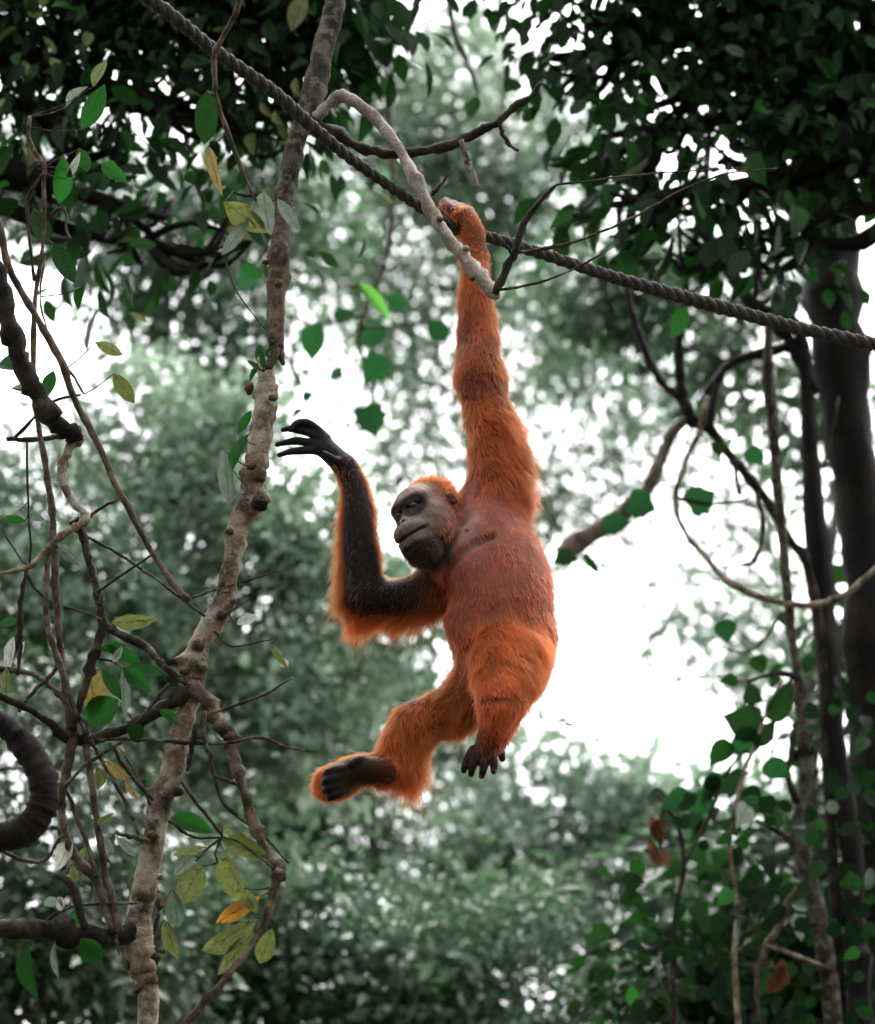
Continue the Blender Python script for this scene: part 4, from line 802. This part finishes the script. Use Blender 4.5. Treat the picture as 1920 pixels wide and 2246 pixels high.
    for ax in range(3):
        e = [0, 0, 0]; e[ax] = 1; u_, v_ = (ax + 1) % 3, (ax + 2) % 3
        A = sg[:dim[0] - e[0], :dim[1] - e[1], :dim[2] - e[2]]; Bq = sg[e[0]:, e[1]:, e[2]:]
        for flip, mask in ((False, A & ~Bq), (True, ~A & Bq)):
            p = np.argwhere(mask); p = p[(p[:, u_] > 0) & (p[:, v_] > 0)]
            q = []
            for du, dv in ((-1, -1), (0, -1), (0, 0), (-1, 0)):
                c = p.copy(); c[:, u_] += du; c[:, v_] += dv; q.append(vid[tuple(c.T)])
            q = np.stack(q if not flip else q[::-1], 1); quads.append(q)
    Q = np.vstack(quads); Q = Q[(Q >= 0).all(1)]
    me = mesh('orangutan', V, Q)
    nv = len(me.vertices); V = np.empty(nv * 3, np.float32); me.vertices.foreach_get('co', V); V = V.reshape(-1, 3).astype(float)
    Nn = np.empty(nv * 3, np.float32); me.vertex_normals.foreach_get('vector', Nn); Nn = Nn.reshape(-1, 3).astype(float)
    # ---- groups
    groups = sorted({p[3] for p in prims}); gi = {g: i for i, g in enumerate(groups)}
    GD = np.full((nv, len(groups)), 9.0)
    for pr in prims:
        if len(pr) > 4 and pr[4] and pr[3] != 'mouth': continue
        d = np.abs(pdist(pr, V)); GD[:, gi[pr[3]]] = np.minimum(GD[:, gi[pr[3]]], d)
    Wg = np.exp(-GD / .017); Wg /= Wg.sum(1, keepdims=True) + 1e-12
    w = lambda *g: sum(Wg[:, gi[x]] for x in g)
    def n3(P, sc, seed=0):
        g = np.random.default_rng(seed); o = 0
        for i in range(5):
            k = g.normal(0, 1, (3,)); k = k / np.linalg.norm(k) * sc * g.uniform(.6, 1.8); o = o + np.sin(P @ k + g.uniform(0, 6.28))
        return o / 5 * 1.6
    inner = np.clip((Nn @ np.array([0, -1, 0.0]) - .05) / .5, 0, 1)           # inner limb side, towards the viewer: mask for dark skin and painted shade
    nz = n3(V, 26, 1) * .5 + n3(V, 70, 2) * .5
    # ---- skin colour
    skin = np.zeros((nv, 3)); lst = dict(torso=(.24, .080, .060), neck=(.15, .062, .052), armL_up=(.16, .055, .035), armL_fore=(.17, .05, .028), handL_back=(.20, .07, .035), handL_fing=(.075, .034, .022), armR_up=(.008, .0055, .0045), armR_fore=(.008, .0055, .0045), handR=(.012, .0105, .0115),
        legN_up=(.24, .07, .025), legN_low=(.24, .085, .055), footN=(.014, .010, .008), legF_up=(.15, .045, .02), legF_low=(.16, .045, .02), footF=(.004, .0035, .003), footF_back=(.22, .08, .03), skull=(.20, .08, .04), jaw=(.15, .07, .055), face=(.22, .168, .15), socket=(.03, .024, .022), muzzle=(.23, .19, .16), chin=(.022, .017, .014), ear=(.02, .013, .01), lid=(.075, .06, .055), mouth=(.012, .009, .008))
    for g, i in gi.items(): skin += Wg[:, i:i + 1] * np.array(lst[g])
    Hq = to_head(V) / HS; hs_, hf, hu = Hq[:, 0], Hq[:, 1], Hq[:, 2]
    head = w('skull', 'jaw', 'face', 'socket', 'muzzle', 'chin', 'ear', 'lid', 'mouth')
    def blend(mask, c):
        nonlocal skin
        mask = np.clip(mask, 0, 1)[:, None]; skin = skin * (1 - mask) + np.array(c) * mask
    for q in (-1, 1):
        dE = np.sqrt(((hs_ - q * .034) / 1.15) ** 2 + (hf - .09) ** 2 + ((hu - .014) / .95) ** 2)
        blend(head * np.clip((.047 - dE) / .014, 0, 1) * .95, (.018, .015, .014))      # dark rings round the eyes
        dL = np.sqrt((hs_ - q * .034) ** 2 + (hf - .095) ** 2 + ((hu - .004) * 1.4) ** 2)
        blend(head * np.clip((.020 - dL) / .008, 0, 1) * .8, (.10, .085, .08))         # paler lower lids
        blend(head * np.clip((.007 - np.sqrt((hs_ - q * .0095) ** 2 + (hf - .129) ** 2 * .3 + (hu + .028) ** 2)) / .003, 0, 1), (.006, .005, .005))
    my = -.079 + .010 * np.clip(np.abs(hs_) / .06, 0, 1) ** 2
    blend(head * np.clip((.0045 - np.abs(hu - my)) / .002, 0, 1) * (hf > .09) * (np.abs(hs_) < .058), (.010, .008, .007))
    blend(head * np.clip((-.097 - hu) / .014, 0, 1), (.016, .012, .010))
    blend(head * np.clip((hu - .048) / .015, 0, 1) * np.clip((hf - .02) / .02, 0, 1) * .8, (.31, .215, .19))
    blend(w('armR_up', 'armR_fore') * (1 - inner), (.16, .05, .02))  # inner arm keeps its dark skin, with shade included in the colour
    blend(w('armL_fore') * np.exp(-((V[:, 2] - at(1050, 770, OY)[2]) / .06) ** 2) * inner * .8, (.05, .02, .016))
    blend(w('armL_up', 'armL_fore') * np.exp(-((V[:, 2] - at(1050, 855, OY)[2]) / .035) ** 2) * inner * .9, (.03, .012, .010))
    blend(w('legF_up') * inner * .7, (.045, .018, .008)); blend(w('legF_low') * np.clip(nz, 0, 1) * .7, (.07, .025, .014))  # inner thigh: shadow and dark hair put into the skin colour
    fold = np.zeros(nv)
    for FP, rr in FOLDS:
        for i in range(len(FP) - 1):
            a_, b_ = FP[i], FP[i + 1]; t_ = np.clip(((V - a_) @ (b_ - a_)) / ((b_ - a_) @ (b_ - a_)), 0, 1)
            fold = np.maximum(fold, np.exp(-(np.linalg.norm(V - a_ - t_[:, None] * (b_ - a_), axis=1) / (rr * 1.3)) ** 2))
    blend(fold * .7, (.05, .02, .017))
    cq = np.sqrt((hs_ / .08) ** 2 + ((hf - .06) / .085) ** 2 + ((hu + .132) / .05) ** 2); blend(np.clip((1.15 - cq) / .3, 0, 1) * (head + w('neck', 'torso')), (.014, .010, .008))
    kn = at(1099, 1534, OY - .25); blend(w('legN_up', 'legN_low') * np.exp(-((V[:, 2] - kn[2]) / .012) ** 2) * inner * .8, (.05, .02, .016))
    pec = np.exp(-(np.linalg.norm((V - at(1024, 1150, OY - .13)) * np.array([1, .2, .5]), axis=1) / .055) ** 2)
    blend(pec * w('torso', 'neck', 'armL_up') * .85, (.33, .205, .185))                   # bare paler skin of the armpit
    blend(np.clip((.010 - np.linalg.norm((V - at(1024, 1164, OY - .12)) * np.array([1, .05, 1]), axis=1)) / .004, 0, 1) * w('torso', 'neck'), (.05, .02, .017))
    wr = head * np.sin(hu * 900 + 3 * np.sin(hs_ * 60) + 2 * nz) * np.clip((hu - .045) / .02, 0, 1) * .10 + head * (n3(V, 260, 5) * .22 + n3(V, 130, 6) * .2)
    skin *= (1 + .28 * nz + wr)[:, None]
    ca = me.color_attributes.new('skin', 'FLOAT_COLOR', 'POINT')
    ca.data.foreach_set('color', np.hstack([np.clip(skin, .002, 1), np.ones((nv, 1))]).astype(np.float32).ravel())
    m, t, out = newmat('ape_skin')
    a = t.nodes.new('ShaderNodeAttribute'); a.attribute_name = 'skin'
    p = t.nodes.new('ShaderNodeBsdfPrincipled'); p.inputs['Roughness'].default_value = .6; p.inputs['Specular IOR Level'].default_value = .13
    tc = t.nodes.new('ShaderNodeTexCoord'); n1 = noise(t, tc.outputs['Object'], 85, 6, .72)
    b = t.nodes.new('ShaderNodeBump'); b.inputs['Strength'].default_value = .7; b.inputs['Distance'].default_value = .004
    t.links.new(n1.outputs['Fac'], b.inputs['Height']); t.links.new(b.outputs[0], p.inputs['Normal'])
    t.links.new(a.outputs['Color'], p.inputs['Base Color']); t.links.new(p.outputs[0], out.inputs[0]); me.materials.append(m)
    ape = tag(link('orangutan', me), 'orange haired orangutan hanging from the rope by one long arm', 'orangutan')
    # ---- eyes
    em, t, out = newmat('eye')
    p = t.nodes.new('ShaderNodeBsdfPrincipled'); p.inputs['Roughness'].default_value = .08
    tc = t.nodes.new('ShaderNodeTexCoord'); sx = t.nodes.new('ShaderNodeSeparateXYZ'); t.links.new(tc.outputs['Object'], sx.inputs[0])
    r = ramp(t, sx.outputs['Z'], [(.0, (.014, .010, .008)), (.0088, (.014, .010, .008)), (.0094, (.05, .018, .007)), (.0118, (.04, .014, .006)), (.0124, (.002, .002, .002))])
    t.links.new(r.outputs[0], p.inputs['Base Color']); t.links.new(p.outputs[0], out.inputs[0])
    uu = np.linspace(0, math.pi, 13); vv = np.linspace(0, 2 * math.pi, 21)[:-1]
    EV = np.array([(.0145 * math.sin(a_) * math.cos(b_), .0145 * math.sin(a_) * math.sin(b_), .0145 * math.cos(a_)) for a_ in uu for b_ in vv])
    EF = [(i * 20 + j, i * 20 + (j + 1) % 20, (i + 1) * 20 + (j + 1) % 20, (i + 1) * 20 + j) for i in range(12) for j in range(20)]
    eme = mesh('eye', EV, EF, em)
    look = nrm(f * .9 + Bk * .25 + u * .12)
    for c in EYE:
        o = link('eye', eme, ape); o.matrix_basis = Matrix.Translation(Vector(HC + c @ HR)) @ Vector(look).to_track_quat('Z', 'Y').to_matrix().to_4x4()
    # ---- fur ----------------------------------------------------------
    down = np.array([0, 0, -1.0])
    flow = np.zeros((nv, 3)); Lf = np.zeros(nv); Df = np.zeros(nv); fc = np.zeros((nv, 3)); lift = np.zeros(nv)
    A = lambda p, q: nrm(at(*q) - at(*p))
    OR, DR, RB = (.23, .054, .012), (.19, .048, .014), (.21, .054, .026)
    spec = dict(  # flow, length, density, colour, lift
        torso=(down * .8 + RT * .25, .030, .6, RB, .34), neck=(down, .018, .25, (.32, .09, .05), .3),
        armL_up=(down * .7 + RT * .5, .034, 1., DR, .5), armL_fore=(down, .028, 1.1, DR, .35), handL_back=(A((1040, 540, 8), (1010, 440, 8)), .020, .8, OR, .35), handL_fing=(down, .012, .5, DR, .3),
        armR_up=(A((950, 1290, 8), (800, 1310, 8)) * .5 + down * .8, .050, 1., OR, .5), armR_fore=(down * .9 - RT * .2, .036, 1., OR, .55), handR=(down, .0, 0, OR, .3),
        legN_up=(down * .6 + RT * .35 - np.array([0, .2, 0]), .030, 1.3, OR, .4), legN_low=(down, .012, .8, (.26, .045, .018), .3), footN=(down, .010, .04, DR, .3),
        legF_up=(down * .7 - RT * .4, .032, 1., OR, .35), legF_low=(down * .8 + RT * .4, .034, 1.1, OR, .4), footF=(down, .0, 0, OR, .3), footF_back=(-RT * .7 + down * .15 + UP * .1, .022, 1.3, OR, .4),
        skull=(u * .3 - f * .9, .034, 1.2, OR, .45), jaw=(down * .8 - f * .4, .016, .55, (.22, .065, .03), .25), face=(u, .0, 0, OR, .3), socket=(u, 0, 0, OR, .3), muzzle=(down, .0, 0, OR, .3), chin=(down * .7 - f * .5, .022, 1.3, (.012, .008, .006), .3), ear=(u, 0, 0, OR, .3), lid=(u, 0, 0, OR, .3), mouth=(u, 0, 0, OR, .3))
    for g, i in gi.items():
        fl, L_, d_, c_, li = spec[g]; ww = Wg[:, i]
        flow += ww[:, None] * fl; Lf += ww * L_; Df += ww * d_; fc += ww[:, None] * np.array(c_); lift += ww * li
    # long fringes: under the reaching arm, outer forearm, upper hanging arm, calf
    dn = np.clip(Nn @ down, 0, 1); rt = np.clip(Nn @ RT, 0, 1); lf = np.clip(-(Nn @ RT), 0, 1); bkw = np.clip(Nn @ np.array([0, 1.0, 0]), 0, 1)
    Lf *= 1 + w('armR_up') * dn * .6 + w('armR_fore') * (lf * .5 + bkw * .4) + w('armL_up') * rt * .9 * (1 + .4 * n3(V, 40, 9)) + w('legF_low') * (rt * 1.2 + dn * .7) + w('legN_up') * rt * .2
    Lf *= 1 - .5 * w('armL_up', 'armL_fore') * np.exp(-((V[:, 2] - at(1055, 845, OY)[2]) / .05) ** 2)
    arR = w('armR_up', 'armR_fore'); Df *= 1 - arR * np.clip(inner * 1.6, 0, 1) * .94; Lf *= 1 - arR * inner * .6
    fc = fc * (1 - (arR * inner * .92)[:, None]) + np.array((.018, .009, .006)) * (arR * inner * .92)[:, None]  # sparse dark inner-arm hair, shade included in its colour
    lfi = w('legF_up') * inner * .75; fc = fc * (1 - lfi[:, None]) + np.array((.16, .05, .014)) * lfi[:, None]; Df *= 1 - lfi * .4  # inner thigh fur darkened, shadow put into its colour
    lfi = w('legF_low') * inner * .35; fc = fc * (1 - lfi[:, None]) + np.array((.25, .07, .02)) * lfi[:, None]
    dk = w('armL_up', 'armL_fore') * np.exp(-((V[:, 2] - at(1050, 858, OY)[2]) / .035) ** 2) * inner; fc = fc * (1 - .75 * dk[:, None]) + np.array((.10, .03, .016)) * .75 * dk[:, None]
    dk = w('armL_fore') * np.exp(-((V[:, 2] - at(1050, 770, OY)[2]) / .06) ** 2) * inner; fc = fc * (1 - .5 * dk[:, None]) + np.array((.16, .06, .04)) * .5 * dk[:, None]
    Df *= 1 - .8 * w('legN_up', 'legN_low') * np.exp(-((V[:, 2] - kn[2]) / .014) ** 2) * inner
    chn = np.clip((1.15 - cq) / .3, 0, 1); fc = fc * (1 - chn[:, None]) + np.array((.02, .012, .008)) * chn[:, None]
    Df *= 1 - np.clip(pec * w('torso', 'neck', 'armL_up'), 0, 1) * .9
    belly = w('torso') * inner; Df *= 1 - belly * .35; Lf *= 1 - belly * .3
    # bare face; hairline above the brow, cheeks sparse
    bare = head * np.clip((hf + .005) / .02, 0, 1) * np.clip((.082 - hu) / .012, 0, 1) * np.clip((hu + .11) / .01, 0, 1)
    bare *= 1 - w('jaw') * np.clip((np.abs(hs_) - .025) / .03, 0, 1) * .8
    Df *= 1 - bare * .97; Lf *= 1 - bare * .5
    Df *= 1 - .75 * fold; Df *= np.clip(1 + .25 * nz, .2, 2)
    tri = np.vstack([Q[:, [0, 1, 2]], Q[:, [0, 2, 3]]])
    ar = .5 * np.linalg.norm(np.cross(V[tri[:, 1]] - V[tri[:, 0]], V[tri[:, 2]] - V[tri[:, 0]]), axis=1)
    pw = ar * Df[tri].mean(1) * (Lf[tri].mean(1) > .006); pw = np.maximum(pw, 0); pw /= pw.sum()
    NS, NP = 150000, 6
    g = np.random.default_rng(11)
    ti = g.choice(len(tri), NS, p=pw); r1, r2 = np.sqrt(g.uniform(0, 1, NS)), g.uniform(0, 1, NS)
    bc = np.stack([1 - r1, r1 * (1 - r2), r1 * r2], 1)
    I = lambda X: (X[tri[ti]] * (bc[:, :, None] if X.ndim == 2 else bc)).sum(1)
    P0, N0, FL, LL, CC, LI_ = I(V), nrm(I(Nn)), I(flow), I(Lf), I(fc), I(lift)
    FL = FL - N0 * (FL * N0).sum(1, keepdims=True) * .8
    cl = np.stack([n3(P0, 55, 21), n3(P0, 55, 22), n3(P0, 55, 23)], 1) * .5 + np.stack([n3(P0, 150, 24), n3(P0, 150, 25), n3(P0, 150, 26)], 1) * .35
    d0 = nrm(nrm(FL) * 1.0 + N0 * (LI_ * (.7 + .6 * g.uniform(0, 1, NS)))[:, None] + cl * .35 + g.normal(0, .16, (NS, 3)))
    LL = LL * g.uniform(.45, 1.25, NS) * (1 + .3 * n3(P0, 60, 31))
    stray = g.uniform(0, 1, NS) < .05; LL = np.where(stray, LL * 1.5, LL); d0 = np.where(stray[:, None], nrm(d0 + g.normal(0, .3, (NS, 3))), d0)
    tt = np.linspace(0, 1, NP)
    bend = nrm(FL) * .35 + down * .35 + g.normal(0, .16, (NS, 3)) + cl * .25
    PT = (P0 - N0 * .002)[:, None] + d0[:, None] * (tt[None, :, None] * LL[:, None, None]) + bend[:, None] * (tt ** 2)[None, :, None] * (LL * .55)[:, None, None]
    RAD = (.00062 * g.uniform(.6, 1.3, NS))[:, None] * np.interp(tt, [0, .5, 1], [1, .85, .2])[None]
    CC = CC * (1 + .22 * n3(P0, 40, 41)[:, None] + g.normal(0, .16, (NS, 1)))
    hc = bpy.data.hair_curves.new('fur'); hc.add_curves([NP] * NS)
    hc.attributes['position'].data.foreach_set('vector', PT.astype(np.float32).ravel())
    ra = hc.attributes.get('radius') or hc.attributes.new('radius', 'FLOAT', 'POINT'); ra.data.foreach_set('value', RAD.astype(np.float32).ravel())
    ac = hc.attributes.new('fur_color', 'FLOAT_COLOR', 'POINT')
    tip = np.interp(tt, [0, 1], [.6, 1.3])[None, :, None]
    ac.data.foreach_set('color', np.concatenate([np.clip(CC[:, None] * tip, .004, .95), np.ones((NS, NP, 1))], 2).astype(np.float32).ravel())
    fm, t, out = newmat('orange_fur')
    a = t.nodes.new('ShaderNodeAttribute'); a.attribute_name = 'fur_color'
    hb = t.nodes.new('ShaderNodeBsdfHairPrincipled'); hb.model = 'CHIANG'; hb.parametrization = 'COLOR'
    hb.inputs['Roughness'].default_value = .45; hb.inputs['Radial Roughness'].default_value = .6; hb.inputs['Random Roughness'].default_value = .2
    t.links.new(a.outputs['Color'], hb.inputs['Color'])
    df = t.nodes.new('ShaderNodeBsdfDiffuse'); sc = t.nodes.new('ShaderNodeVectorMath'); sc.operation = 'SCALE'; sc.inputs['Scale'].default_value = 3.0
    t.links.new(a.outputs['Color'], sc.inputs[0]); t.links.new(sc.outputs[0], df.inputs[0])
    mx = t.nodes.new('ShaderNodeMixShader'); mx.inputs[0].default_value = .62
    t.links.new(hb.outputs[0], mx.inputs[1]); t.links.new(df.outputs[0], mx.inputs[2]); t.links.new(mx.outputs[0], out.inputs[0]); hc.materials.append(fm)
    fo = link('fur', hc, ape)
    return ape
build_orangutan()
